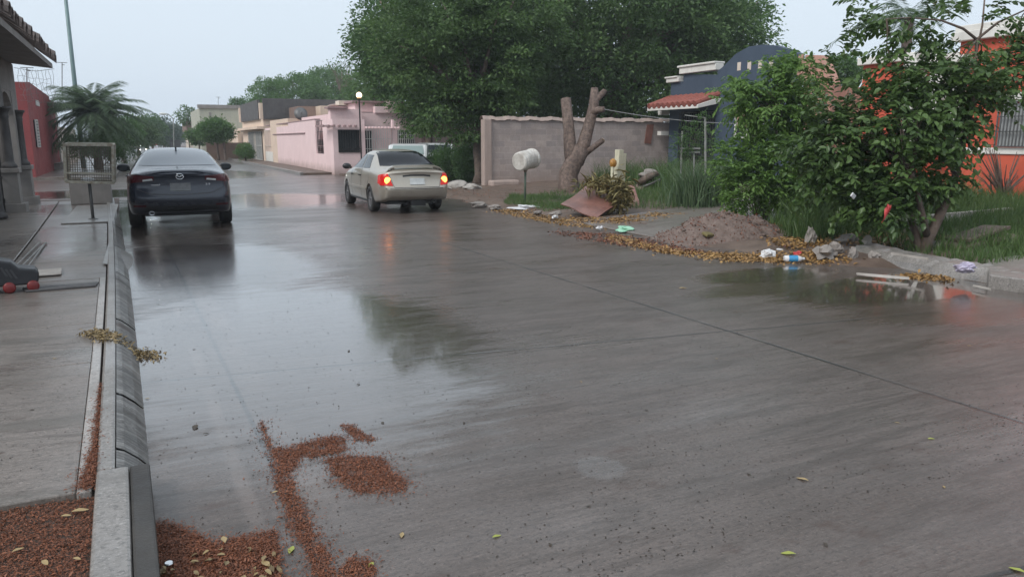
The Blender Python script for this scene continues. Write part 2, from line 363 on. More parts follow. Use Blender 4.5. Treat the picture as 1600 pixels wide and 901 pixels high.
M['framemetal'] = surf('pale_rusty_metal', (.46, .44, .37), (.28, .23, .17), .6, 12, .2, 60)
M['mesh'] = surf('rusty_mesh', (.13, .115, .095), (.19, .16, .12), .7, 10, .2, 60, metal=.2)
M['pole'] = surf('greenish_pole_metal', (.16, .24, .24), (.13, .20, .20), .5, 2, .1, 40, metal=.2)
M['polegrey'] = surf('grey_pole_metal', (.17, .17, .17), (.12, .12, .12), .5, 2, .1, 40, metal=.3)
M['greenpost'] = surf('green_post_paint', (.07, .11, .075), (.05, .07, .05), .6, 8, .2, 60)
M['bucket'] = surf('whitewashed_bucket', (.62, .60, .56), (.45, .42, .38), .7, 8, .3, 40, streak=.5, dirt=(.16, .12, .10))
M['sheet'] = surf('wet_red_brown_board', (.25, .12, .095), (.16, .075, .06), .35, 3, .15, 25, streak=.45, dirt=(.09, .045, .04))
M['postpaint'] = surf('cream_post_paint', (.60, .57, .42), (.48, .45, .33), .7, 6, .2, 50, streak=.3)
M['orangecap'] = surf('orange_plastic', (.45, .22, .04), (.3, .14, .03), .5, 15, .2, 60)
M['plastic_white'] = surf('white_plastic', (.72, .72, .74), (.55, .55, .56), .35, 14, .5, 30)
M['plastic_lilac'] = surf('lilac_plastic_bag', (.50, .45, .58), (.36, .33, .42), .3, 14, .6, 25)
M['plastic_purple'] = surf('purple_plastic', (.27, .12, .42), (.2, .09, .32), .3, 14, .5, 25)
M['plastic_green'] = surf('mint_plastic_bag', (.35, .62, .45), (.25, .50, .36), .35, 14, .6, 25)
M['plastic_red'] = surf('red_plastic', (.55, .06, .06), (.4, .04, .04), .35, 14, .4, 25)
M['bluelabel'] = surf('blue_bottle_label', (.05, .22, .45), (.04, .30, .52), .35, 20, .1, 25)
M['rubber'] = surf('tyre_rubber', (.018, .018, .019), (.03, .028, .027), .7, 10, .4, 60)
M['rim'] = surf('alloy_rim', (.38, .38, .39), (.28, .28, .29), .35, 8, .1, 60, metal=.7)
M['rimdark'] = surf('dark_alloy_rim', (.10, .10, .11), (.07, .07, .08), .35, 8, .1, 60, metal=.7)
M['chrome'] = surf('chrome', (.7, .71, .73), (.6, .61, .63), .15, 8, 0, 60, metal=1)
M['blackplastic'] = surf('black_plastic', (.015, .015, .017), (.025, .025, .027), .4, 8, .1, 60)
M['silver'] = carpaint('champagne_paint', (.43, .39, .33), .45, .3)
M['tint'] = glassmat('tinted_rear_glass', (.008, .009, .012), .05); M['tint'].node_tree.nodes['Principled BSDF'].inputs['IOR'].default_value = 1.25
M['navy'] = carpaint('dark_navy_paint', (.026, .031, .046), .3, .22)
M['whitecar'] = carpaint('white_car_paint', (.68, .70, .70), .05, .3)
M['redcar'] = carpaint('red_car_paint', (.45, .04, .035), .1, .3)
M['glass'] = glassmat('car_glass'); M['glassfog'] = glassmat('grey_wet_glass', (.19, .21, .235), .2)
M['glassgreen'] = glassmat('greenish_glass', (.24, .31, .30), .15)
M['pane'] = glassmat('dark_window_pane', (.03, .035, .04), .12)
M['tail'] = surf('dark_red_lens', (.075, .008, .012), (.05, .007, .01), .15, 8, .05, 60)
M['tail_lit'] = emit('lit_red_lens', (1, .03, .008), .16, (.35, .008, .008))
M['bulb'] = emit('tail_bulb', (1, .30, .05), 4.5)
M['head'] = emit('headlamp', (1, .96, .88), 70); M['globe'] = emit('globe_lamp', (1, .78, .50), 2.6)
M['plate'] = surf('plate_grey', (.52, .54, .54), (.44, .46, .46), .4, 10, .05, 60)
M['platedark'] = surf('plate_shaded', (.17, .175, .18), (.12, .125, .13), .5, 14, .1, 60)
M['signwhite'] = surf('meter_box_paint', (.50, .52, .48), (.40, .42, .39), .6, 4, .1, 60, streak=.2)
M['wire'] = surf('grey_wire', (.25, .25, .25), (.2, .2, .2), .5, 4, 0, 60)
M['toyblack'] = surf('toy_black', (.013, .014, .017), (.02, .02, .024), .35, 5, .1, 60); M['toyred'] = surf('toy_red', (.22, .02, .02), (.15, .015, .015), .4, 5, .1, 60)
M['toygrey'] = surf('toy_grey', (.05, .05, .055), (.035, .035, .04), .4, 5, .1, 60)
# foliage
M['lf_dark'] = leafmat('dark_foliage', (.038, .078, .026), (.15, .245, .078), .36)
M['lf_mid'] = leafmat('mid_foliage', (.06, .125, .040), (.135, .24, .078), .38)
M['lf_light'] = leafmat('light_foliage', (.075, .15, .045), (.15, .27, .085), .4)
M['lf_bush'] = leafmat('bush_foliage', (.030, .062, .020), (.135, .22, .065), .33, .33)
M['lf_bright'] = leafmat('bright_foliage', (.085, .17, .042), (.19, .31, .08), .42)
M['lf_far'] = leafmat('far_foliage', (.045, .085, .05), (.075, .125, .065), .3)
M['lf_palm'] = leafmat('palm_foliage', (.065, .11, .06), (.14, .20, .11), .35)
M['grass'] = leafmat('grass_blades', (.045, .095, .028), (.13, .20, .065), .35)
M['weed'] = leafmat('weed_blades', (.05, .10, .045), (.15, .21, .11), .3)
M['straw'] = leafmat('dry_stems', (.16, .13, .055), (.38, .33, .15), .15, .7)
M['litter'] = leafmat('yellow_litter', (.13, .065, .03), (.48, .29, .10), .1, .5)
M['mulch'] = leafmat('red_brown_litter', (.06, .022, .012), (.30, .11, .055), .05, .5)
M['leafdry'] = leafmat('dry_leaf', (.34, .24, .11), (.60, .50, .30), .1, .45)
M['leafdead'] = leafmat('dead_leaf', (.07, .045, .025), (.40, .30, .15), .1, .5)
M['pipe'] = surf('weathered_pipe', (.30, .31, .29), (.2, .2, .19), .6, 6, .1, 60)
M['leafgreen'] = leafmat('fallen_green_leaf', (.34, .38, .08), (.55, .52, .15), .2, .4)
M['grit'] = leafmat('dark_grit', (.02, .018, .015), (.07, .055, .045), 0, .7)
M['bug'] = surf('damp_leaf_brown', (.04, .03, .022), (.06, .045, .03), .6, 20, .2, 40)

# ------------------------------------------------------------------ foliage and scatter generators (one mesh each)
def npmesh(name, V, Fc, mat, parent=None, v=None):
    """V (n,3), Fc (m,k) faces of equal size; v per-vertex value for colour variation"""
    me = bpy.data.meshes.new(name); k = Fc.shape[1]; m = len(Fc)
    if parent is not None: V = V-np.array(parent_loc(parent))
    me.vertices.add(len(V)); me.vertices.foreach_set('co', V.astype(np.float32).ravel())
    me.loops.add(m*k); me.loops.foreach_set('vertex_index', Fc.astype(np.int32).ravel())
    me.polygons.add(m); me.polygons.foreach_set('loop_start', (np.arange(m)*k).astype(np.int32))
    try: me.polygons.foreach_set('loop_total', np.full(m, k, np.int32))
    except Exception: pass
    me.update(calc_edges=True); me.validate()
    if v is not None:
        a = me.attributes.new('v', 'FLOAT', 'POINT'); a.data.foreach_set('value', v.astype(np.float32))
    return link(name, me, mat, parent)
def unit(a): return a/np.maximum(np.linalg.norm(a, axis=1, keepdims=True), 1e-6)
def leaves(name, pos, mat, parent=None, dirs=None, size=.1, asp=.5, v=None, jit=1.0, up=.6, fold=.18, sj=.35, fine=False):
    n = len(pos); 
    d = rng.normal(size=(n, 3))*jit
    d[:, 2] -= .25
    if dirs is not None: d = d*.6+dirs*1.2
    d = unit(d)
    nr = rng.normal(size=(n, 3)); nr[:, 2] += up*2
    s = unit(np.cross(d, nr)); w = np.cross(s, d)
    ln = size*(1+sj*(rng.random((n, 1))*2-1)); wd = ln*asp
    b = pos; t = pos+d*ln; mid = pos+d*ln*.45
    l = mid+s*wd*.5+w*ln*fold; r = mid-s*wd*.5+w*ln*fold
    if fine:
        rd = lambda: rng.normal(size=(n, 1))*.06
        q = lambda f, k, sg: pos+d*ln*(f+rd())+s*wd*.5*k*sg*(1+rd()*2)+w*ln*(fold*k*.6-f*f*.25)
        V = np.stack([b, q(.22, .75, -1), q(.55, 1, -1), q(.82, .55, -1), pos+d*ln-w*ln*.25, q(.82, .55, 1), q(.55, 1, 1), q(.22, .75, 1), q(.5, 0, 1)], 1).reshape(-1, 3)
        i = np.arange(n)[:, None]*9
        Fc = np.concatenate([i+[8, a, (a+1) % 8] for a in range(8)], 0)
        if v is None: v = rng.random(n)
        return npmesh(name, V, Fc, mat, parent, np.repeat(np.clip(v*.6+rng.random(n)*.4, 0, 1), 9))
    V = np.stack([b, r, t, l], 1).reshape(-1, 3)
    i = np.arange(n)[:, None]*4
    Fc = np.concatenate([i+[0, 1, 2], i+[0, 2, 3]], 0)
    if v is None: v = rng.random(n)
    v = np.clip(v*.78+rng.random(n)*.22, 0, 1)
    return npmesh(name, V, Fc, mat, parent, np.repeat(v, 4))
def clumps(ells, n, r, per, shell=.45, flat=.6, vbias=0):
    """leaf positions in clumps spread through ellipsoids [(centre, (rx,ry,rz))]; returns centres, positions, outward dirs, value"""
    w = np.array([(e[1][0]*e[1][1]*e[1][2])**.66 for e in ells]); w /= w.sum()
    idx = rng.choice(len(ells), n, p=w)
    c = np.array([list(e[0]) for e in ells])[idx]; rad = np.array([list(e[1]) for e in ells])[idx]
    d = unit(rng.normal(size=(n, 3))); q = shell+(1.12-shell)*rng.random((n, 1))**.6
    cc = c+d*rad*q
    cr = r*(.6+.8*rng.random((n, 1)))
    g = unit(rng.normal(size=(n*per, 3)))*(rng.random((n*per, 1))**.5)
    g[:, 2] *= flat
    P = np.repeat(cc, per, 0)+g*np.repeat(cr, per, 0)
    P[:, 2] -= .25*np.repeat(cr[:, 0], per)*(g[:, 0]**2+g[:, 1]**2)*2          # clumps droop at the rim
    D = unit(g+np.repeat(d, per, 0)*.4)
    v = np.clip(np.repeat(rng.random(n)*.8+vbias, per), 0, 1)
    return cc, P, D, v
def limbs(mb, base, fork, targets, r0, r1, n=9, wob=.15):
    """trunk base->fork then limbs to target points"""
    base, fork = Vector(base), Vector(fork)
    k = 6; pts = [base.lerp(fork, i/k)+Vector((math.sin(i*1.7)*.06, math.cos(i*1.3)*.06, 0))*(r0*3) for i in range(k+1)]
    mb.tube(pts, [r0*(1.5 if i == 0 else 1-.4*i/k) for i in range(k+1)], n, wob)
    for t in targets:
        t = Vector(t); s = pts[random.choice([-1, -1, -2])]
        m1 = s.lerp(t, .35)+Vector((0, 0, .15*(t-s).length)); m2 = s.lerp(t, .7)+Vector((0, 0, .12*(t-s).length))
        mb.tube([s, m1, m2, t], [r0*.5, r0*.36, r0*.22, r1], 6, wob)
def E(u, v, ru, rv, d, k=1.0):
    return (at_d(u, v, d), (ru/F*d, ru/F*d*k, rv/F*d))
def tree(name, label, cat, base, fork, ells, n, r, per, size, mat, r0=.2, group=None, bark='bark', nl=14, asp=.5, shell=.45, up=.6, flat=.6):
    t = thing(name, label, cat, base, 0, group)
    cc, P, D, v = clumps(ells, n, r, per, shell, flat)
    mb = MB(); sel = [cc[i] for i in rng.choice(len(cc), min(nl, len(cc)), replace=False)]
    limbs(mb, base, fork, sel, r0, r0*.08)
    mb.build('trunk', M[bark], t, smooth=True)
    leaves('crown', P, M[mat], t, D, size, asp, v, up=up)
    return t
def sprigs(P, D, ln, nl, size, mat, parent, name='foliage', stemmat='lf_mid', asp=.5, v=None, droop=.3, fine=False):
    """arching twigs with alternate leaves; P,D (n,3)"""
    n = len(P); t = (np.arange(nl)+.5)/nl
    L_ = ln*(.6+.8*rng.random((n, 1)))
    pos = P[:, None, :]+D[:, None, :]*(L_[:, None, :]*t[None, :, None])
    pos[:, :, 2] -= droop*L_*(t**2)[None, :]
    dr = D[:, None, :]+np.zeros((1, nl, 1)); dr[:, :, 2] -= 2*droop*t[None, :]
    side = unit(np.cross(D, np.array([0, 0, 1.])+rng.normal(size=(n, 3))*.3))
    sg = np.where(np.arange(nl) % 2 == 0, 1, -1)[None, :, None]
    dd = dr*.7+side[:, None, :]*sg*1.0
    if v is None: v = rng.random(n)
    return leaves(name, pos.reshape(-1, 3), M[mat], parent, unit(dd.reshape(-1, 3)), size, asp, np.repeat(v, nl), jit=.25, up=1.2, fine=fine)
def blades(name, base, hgt, mat, parent=None, width=.006, lean=.5, kind=None, label=None):
    """grass blades: two-segment tapered strips"""
    n = len(base); a = rng.random(n)*2*math.pi; h = hgt*(.5+rng.random(n))
    s = np.stack([np.cos(a), np.sin(a), np.zeros(n)], 1)*width*.5
    ln = rng.normal(size=(n, 3))*lean*.5; ln[:, 2] = 0
    m = base+np.stack([np.zeros(n), np.zeros(n), h*.55], 1)+ln*h[:, None]*.4
    t = base+np.stack([np.zeros(n), np.zeros(n), h*.95], 1)+ln*h[:, None]*1.2
    V = np.stack([base-s, base+s, m+s*.8, m-s*.8, t], 1).reshape(-1, 3)
    i = np.arange(n)[:, None]*5
    Fc = np.concatenate([i+[0, 1, 2], i+[0, 2, 3], i+[3, 2, 4]], 0)
    return npmesh(name, V, Fc, M[mat], parent, np.repeat(rng.random(n), 5))
def mask_noise(xy, s): return np.sin(xy[:, 0]*s+1.3*np.sin(xy[:, 1]*s*.7))*np.sin(xy[:, 1]*s*1.1+1.7*np.sin(xy[:, 0]*s*.6))
def inpoly(P, poly):
    x, y = P[:, 0], P[:, 1]; c = np.zeros(len(P), bool); j = len(poly)-1
    for i in range(len(poly)):
        xi, yi = poly[i][:2]; xj, yj = poly[j][:2]
        c ^= ((yi > y) != (yj > y)) & (x < (xj-xi)*(y-yi)/(yj-yi+1e-12)+xi); j = i
    return c
def polypts(poly, n, fuzz=0):
    xs = [p[0] for p in poly]; ys = [p[1] for p in poly]; out = np.zeros((0, 2))
    while len(out) < n:
        q = np.stack([rng.uniform(min(xs), max(xs), n*3), rng.uniform(min(ys), max(ys), n*3)], 1)
        q = q[inpoly(q, poly)]; out = np.concatenate([out, q])
    out = out[:n]
    if fuzz: out = out+rng.normal(size=out.shape)*fuzz
    return out
def grains(name, xy, z, size, mat, asp=.4, parent=None, up=2.5, zj=.01, v=None):
    P = np.concatenate([xy, (z+rng.random((len(xy), 1))*zj)], 1)
    d = rng.normal(size=P.shape); d[:, 2] *= .25
    return leaves(name, P, M[mat], parent, unit(d), size, asp, v=v, jit=.2, up=up, fold=.12)

# ------------------------------------------------------------------ the setting
g = MB(); g.box(-700, 700, -60, 900, -.6, -.05); tag(g.build('ground', M['dirt']), kind='structure')
r_ = MB()
def rect(x0, x1, y0, y1, z=0.0): r_.add([(x0,y0,z),(x1,y0,z),(x1,y1,z),(x0,y1,z)], [(0,1,2,3)])
rect(-1.6, 10.5, -20, 24.6); rect(-1.6, 10.5, 24.6, 37.0); rect(-1.6, 10.5, 37.0, 400); rect(-60, -1.6, 24.6, 37.0); rect(10.5, 70, 24.6, 35.0)
tag(r_.build('road', M['road']), kind='structure')

# left pavement: slabs with real gaps, pale band, kerb
def strip(mb, xa, xb, y0, y1, z0, z1, tilt=0, n=None):
    """slab between two curved lines x=xa+kx(y) and xb+kx(y)"""
    n = n or max(1, int((y1-y0)/1.5)); vs = []; fs = []
    for i in range(n+1):
        y = y0+(y1-y0)*i/n; k = kx(y)
        vs += [(xa+k, y, z0), (xb+k, y, z0), (xb+k, y, z1), (xa+k, y, z1+tilt)]
    for i in range(n):
        a = i*4; b = a+4
        fs += [(a, b, b+1, a+1), (a+1, b+1, b+2, a+2), (a+2, b+2, b+3, a+3), (a+3, b+3, b, a)]
    fs += [(0, 1, 2, 3), (n*4+3, n*4+2, n*4+1, n*4)]
    mb.add(vs, fs)
w = MB()
ys = [3.62, 5.86, 7.18, 9.55]
for a, b in zip(ys, ys[1:]): strip(w, -3.2, -.364, a+.008, b-.008, -.02, .118)
ys2 = [9.68, 11.2, 13.3, 15.6, 18.0, 20.4, 22.6]
for a, b in zip(ys2, ys2[1:]):
    strip(w, -1.35, -.302, a+.01, b-.01, -.02, .10)
    strip(w, -3.4, -1.37, a+.01, b-.01, -.02, .108)
tag(w.build('sidewalk', M['walk'], bevel=.008), kind='structure')
w = MB(); strip(w, -.362, -.302, 3.62, 9.6, -.02, .116); tag(w.build('sidewalk_edge', M['band'], bevel=.006), kind='structure')
w = MB(); w.add([(-3.2, -4, .07), (-.28, -4, .07), (-.28, 3.7, .085), (-3.2, 3.7, .085)], [(0,1,2,3)]); w.add([(-3.6, 3.6, .06), (-.28, 3.6, .06), (-.6, 24, .04), (-3.6, 24, .04)], [(0,1,2,3)])
tag(w.build('planting_soil', M['soil']), kind='structure')
# kerb: square near the camera, then a sloping ridged face towards the road
w = MB(); strip(w, -.288, -.150, -4, 3.8, -.02, .135); 
strip(w, -.288, -.206, 3.805, 24.2, -.02, .13); tag(w.build('kerb', M['kerb'], bevel=.015), kind='structure')
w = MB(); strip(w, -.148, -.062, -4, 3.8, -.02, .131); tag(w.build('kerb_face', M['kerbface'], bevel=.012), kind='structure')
w = MB()
dy = .0115
def seg(y0, y1, ridged):
    y = y0; vs = []; n = int((y1-y0)/dy)
    for i in range(n+1):
        yy_ = y0+i*dy; k = kx(yy_); h = .0055*math.sin(i*2.1)+.002*random.random()+.004*math.sin(i*.37) if ridged else .001*random.random()
        vs += [(-.204+k, yy_, .126+h*.3), (-.17+k, yy_, .108+h), (-.11+k, yy_, .055+h), (-.058+k, yy_, -.006)]
    w.add(vs, [(i*4+j, i*4+j+1, i*4+j+5, i*4+j+4) for i in range(n) for j in range(3)])
for a, b in ((3.82, 4.05), (4.08, 5.0), (5.03, 7.2), (7.24, 9.9), (9.95, 12.4), (12.45, 15.6), (15.7, 24)): seg(a, b, a < 10)
tag(w.build('ridged_kerb_face', M['ridged']), kind='structure')
# ramp bulge of a driveway crossing the kerb
w = MB(); 
w.grid(lambda u, v: Vector((-.30+kx(12)+(.24+.09*math.sin(math.pi*v)**.6)*u, 10.6+2.0*v, .137*(1-u**1.4)-.004)), 8, 8); tag(w.build('driveway_ramp', M['kerb'], smooth=True), kind='structure')

# right verge: low irregular bank of dirt and grass from the road edge to the houses
def edge_x(y):
    b = 8.55 if y < 6.2 else 8.55-(y-6.2)/2.2*.95 if y < 8.4 else 7.6
    return b+.12*math.sin(y*2.3)+.07*math.sin(y*5.1+1)
def hz(x, y):
    e = edge_x(y); t = max(0, min(1, (x-e)/.9)); h = -.02+.10*(t*t*(3-2*t))
    t2 = max(0, min(1, (x-9.3)/7)); h += .24*t2
    return h+.012*math.sin(x*3.1+y*1.7)*math.sin(y*2.3-x)*min(1, t*2)
w = MB(); w.grid(lambda u, v: (lambda y: (lambda x: Vector((x, y, hz(x, y) if u > 0 else -.03)))(edge_x(y)+u**1.6*(34-edge_x(y))))(-4+28*v), 60, 120)
tag(w.build('verge_ground', M['dirt'], smooth=True), kind='structure')
# driveway slab through the verge
w = MB(); w.prism([(7.75, 10.35, .0), (8.4, 10.0, .055), (16.5, 12.6, .30), (16.3, 15.2, .30), (8.4, 13.0, .055), (7.8, 12.8, .0)], (0, 0, .035))
tag(w.build('driveway_slab', M['walk'], bevel=.01), kind='structure')
# far pavements
w = MB(); w.box(7.0, 8.55, 37.2, 75, -.05, .10); w.box(6.9, 10, 75.1, 300, -.05, .10); w.box(8.5, 60, 35.2, 36.2, -.05, .1); tag(w.build('far_sidewalk', M['dirt']), kind='structure')
w = MB(); w.box(6.86, 7.0, 37.2, 300, -.05, .13); w.box(-1.2, -1.05, 38, 300, -.05, .12); w.box(10.4, 60, 24.35, 24.5, -.05, .13); tag(w.build('far_kerb', M['kerb']), kind='structure')
w = MB(); w.box(-4.4, -1.2, 37.6, 300, -.05, .10); tag(w.build('far_left_sidewalk', M['walk']), kind='structure')

# hazy damp air
w = MB(); w.box(-90, 130, -25, 420, -1.6, 22)
hm = bpy.data.materials.new('damp_haze'); hm.use_nodes = True; hn = hm.node_tree; hn.nodes.remove(hn.nodes['Principled BSDF'])
pv = hn.nodes.new('ShaderNodeVolumePrincipled'); pv.inputs['Color'].default_value = (.86, .92, 1, 1); pv.inputs['Density'].default_value = .0009
hn.links.new(pv.outputs[0], hn.nodes['Material Output'].inputs['Volume'])
tag(w.build('haze', hm), kind='stuff')

# ------------------------------------------------------------------ houses and walls, left side
def grille(name, mb_mat, parent, a, b, z0, z1, nv, nh=2, t=.02, scroll=False):
    mb = MB(); a, b = Vector(a), Vector(b)
    for i in range(nv+1):
        p = a.lerp(b, i/nv); mb.beam((p.x, p.y, z0), (p.x, p.y, z1), t)
    for j in range(nh+1):
        z = z0+(z1-z0)*j/nh; mb.beam((a.x, a.y, z), (b.x, b.y, z), t)
    if scroll:
        for i in range(nv):
            c = a.lerp(b, (i+.5)/nv); d = (b-a).normalized(); r = (b-a).length/nv*.42
            for zz in (z0+r*1.1, z0+r*3.1):
                mb.tube([c+d*math.cos(q)*r*(1-q/14)+Vector((0, 0, zz-c.z+math.sin(q)*r*(1-q/14))) for q in [k*.7 for k in range(12)]], t*.4, 5)
    return mb.build(name, mb_mat, parent)
# grey corner house with tiled eave, arcade and gate
hx = -2.55; hy = 22.2
T = thing('grey_house', 'weathered grey house at the left edge with tiled eave, dark columns and iron gate', 'house', (hx, hy, 0))
w = MB(); w.box(hx-.3, hx, 8, 19.6, 2.35, 3.42); w.box(hx-.3, hx, 21.3, hy, .95, 3.42); w.box(hx-.3, hx, 19.6, 21.3, 2.75, 3.42)
for i in range(10):                                                # arch spandrel over the opening by the corner
    a0 = math.pi*i/10; a1 = math.pi*(i+1)/10
    ya, yb = 20.45-math.cos(a0)*.85, 20.45-math.cos(a1)*.85; za, zb = 2.2+math.sin(a0)*.5, 2.2+math.sin(a1)*.5
    w.add([(hx-.29, ya, za), (hx-.29, yb, zb), (hx-.29, yb, 2.76), (hx-.29, ya, 2.76), (hx-.01, ya, za), (hx-.01, yb, zb), (hx-.01, yb, 2.76), (hx-.01, ya, 2.76)],
        [(0,1,2,3), (4,5,6,7), (0,1,5,4)])
w.box(-9, hx-.3, hy-.25, hy, 0, 3.42)
w.build('wall', M['greywall'], T)
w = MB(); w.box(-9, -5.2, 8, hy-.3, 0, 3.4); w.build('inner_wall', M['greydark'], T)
w = MB()                                                            # dark scalloped stone border under the wall
for i in range(22):
    y0 = 8+i*.53
    w.prism([(hx+.012, y0, 2.32), (hx+.012, y0+.53, 2.32), (hx+.012, y0+.53, 2.62), (hx+.012, y0+.40, 2.80), (hx+.012, y0+.26, 2.92), (hx+.012, y0+.13, 2.80), (hx+.012, y0, 2.62)], (.03, 0, 0))
w.build('scalloped_border', M['greydark'], T)
w = MB()                                                            # sloping eave slab with fascia
ex = -1.72
w.prism([(hx, hy-.02, 3.44), (ex, hy-.02, 3.36), (ex, hy-.02, 3.47), (hx, hy-.02, 4.05), (hx-.25, hy-.02, 4.05), (hx-.25, hy-.02, 3.44)], (0, -15, 0))
w.build('eave', M['greywall'], T)
w = MB()                                                            # rows of half-round tiles
for i in range(34):
    y = hy-.16-i*.44
    for k in range(3):
        x0 = ex-.09+.02; z0 = 3.50
        a = Vector((ex+.12-k*.29+random.uniform(-.03, .03), y, 3.50+k*.21+random.uniform(-.015, .02))); b = Vector((ex-.26-k*.29, y, 3.76+k*.21))
        vs = []
        for e, rr in ((a, .18), (b, .13)):
            for q in range(7):
                an = math.pi*q/6; vs.append((e.x+.02*math.sin(an), e.y+math.cos(an)*rr, e.z+math.sin(an)*rr))
            for q in range(7):
                an = math.pi*(6-q)/6; vs.append((e.x, e.y+math.cos(an)*(rr-.02), e.z+math.sin(an)*(rr-.02)))
        w.add(vs, [(q, (q+1) % 14, 14+(q+1) % 14, 14+q) for q in range(14)]+[tuple(range(14))])
w.build('roof_tiles', M['tileold'], T, smooth=False)
def column(y, z0, z1, r, base):
    w = MB(); w.lathe([(0, z0), (r*1.5, z0), (r*1.5, z0+.06), (r*1.15, z0+.1), (r, z0+.16), (r*.92, z1-.25), (r*1.1, z1-.2), (r*.95, z1-.17), (r*1.35, z1-.06), (r*1.6, z1-.05), (r*1.6, z1), (0, z1)], 16, Matrix.Translation((hx+.02 if base else hx-.05, y, 0)))
    c = w.build('column', M['greydark'], T, smooth=True)
    if base:
        w = MB(); w.box(hx-.16, hx+.17, y-.18, y+.18, .30, z0-.10); w.box(hx-.2, hx+.21, y-.22, y+.22, z0-.10, z0); w.box(hx-.22, hx+.26, y-.26, y+.26, .09, .30)
        w.build('pedestal', M['greywall'], T, bevel=.01)
for y, b in ((21.75, 1), (19.55, 1), (17.9, 0), (16.2, 0), (14.0, 0), (11.5, 0)): column(y, 1.05 if b else .12, 2.34, .10, b)
grille('gate', M['iron'], T, (hx-.12, 14.0, 0), (hx-.12, 19.4, 0), .15, 2.3, 34, 3, .025, True)
w = MB(); w.box(hx-.25, hx, 8, 13.9, .1, 1.1); w.build('low_wall', M['greywall'], T)
# hanging light strings under the eave corner
T = thing('string_lights', 'tangle of thin unlit light strings hanging from the tiled eave of the grey house', 'lights', (-2.0, 22.4, 3.3))
w = MB()
w.tube([(-2.55, 22.35, 3.36), (-2.1, 22.4, 3.30), (-1.7, 22.3, 3.36)], .006, 4)
for i in range(11):
    x = -2.48+i*.072; l = random.uniform(.45, .95); pts = [(x+random.uniform(-.03, .03), 22.38+random.uniform(-.03, .03), 3.33-l*k/6) for k in range(7)]
    w.tube(pts, .004, 4)
for k in range(5):
    z = 3.15-k*.14; w.tube([(-2.5+i*.1, 22.38+random.uniform(-.02, .02), z+random.uniform(-.05, .05)) for i in range(8)], .0035, 4)
w.build('cable', M['wire'], T)
# thin antennas
def antenna(u, v, vb, Y, label):
    p = at_y(u, v, Y); b = at_y(u, vb, Y); t = thing('antenna', label, 'antenna', b)
    w = MB(); w.tube([b, p], .025, 6); w.build('mast', M['polegrey'], t)
    w = MB(); w.beam(p+Vector((-.25, 0, 0)), p+Vector((.25, 0, 0)), .03); w.beam(p+Vector((0, -.2, -.12)), p+Vector((.1, .2, -.12)), .03); w.build('crossbar', M['polegrey'], t)
# red house
xr = -4.0
T = thing('red_house', 'dark red windowless side wall with stepped top behind the grey house', 'house', (xr, 38, 0))
w = MB(); w.prism([(xr, 37.9, 0), (xr, 49.8, 0), (xr, 49.8, 3.75), (xr, 47.4, 3.72), (xr, 47.3, 3.9), (xr, 43, 4.0), (xr, 39.5, 4.1), (xr, 37.9, 4.0)], (-7, 0, 0)); w.build('wall', M['red'], T)
w = MB(); w.box(xr+.002, xr+.035, 40.9, 42.2, 3.18, 3.42); w.build('house_number_plaque', M['whitemetal'], T)
w = MB(); w.box(xr+.0, xr+.25, 46.0, 50, .1, .45); w.build('base_step', M['stone'], T)
w = MB(); w.box(xr+.003, xr+.06, 39.2, 40.0, 1.35, 2.5); f = w.build('window', M['pane'], T)
grille('louvre', M['whitemetal'], f, (xr+.08, 39.2, 0), (xr+.08, 40.0, 0), 1.35, 2.5, 1, 9, .05)
w = MB(); w.box(xr-2, xr+.06, 49.85, 50.25, 0, 3.7); tag(w.build('white_pillar', M['white']), 'slim white pillar at the far end of the red wall', 'pillar')
T = thing('cream_house', 'cream walled house with flat roof beyond the red wall, half hidden by the palm', 'house', (xr, 50.3, 0))
w = MB(); w.box(xr-8, xr, 50.3, 64, 0, 2.4); w.box(xr-9, xr-1.0, 51, 64, 2.4, 3.6); w.build('wall', M['cream'], T)
w = MB(); w.box(xr-9.1, xr-.9, 50.9, 64.1, 3.6, 3.75); w.build('roof_edge', M['greywall'], T)
w = MB(); w.tube([(xr-1.2, 51, 3.7), (xr-1.2, 51, 4.1)], .3, 10); w.build('roof_tank', M['greydark'], T)
# pale metal door panel leaning by the red house
c = gnd(64, 272); T = thing('service_door', 'pale metal service door in its frame standing in front of the red wall', 'door', c)
s = 1.75; c0 = c+Vector((-.48, 0, 0))
w = MB(); w.obox(c0+Vector((0, 0, s/2+.08)), (.62, .07, s), (0, 0, R(12))); w.build('panel', M['signwhite'], T, bevel=.01)
w = MB()
for dx in (-.33, .33): w.obox(c0+Vector((dx*math.cos(R(12)), dx*math.sin(R(12))-.01, s/2+.1)), (.07, .1, s+.12), (0, 0, R(12)))
w.obox(c0+Vector((0, -.01, s+.13)), (.6, .1, .08), (0, 0, R(12))); w.build('frame', M['framemetal'], T, bevel=.006)
w = MB(); w.obox(c0+Vector((.02, -.05, s*.76)), (.42, .05, .5), (0, 0, R(12))); f = w.build('window', M['dkmetal'], T)
w = MB(); blob(w, c0+Vector((.04, -.1, s*.66)), (.13, .04, .12), 3); w.build('round_dial', M['plate'], f, smooth=True)

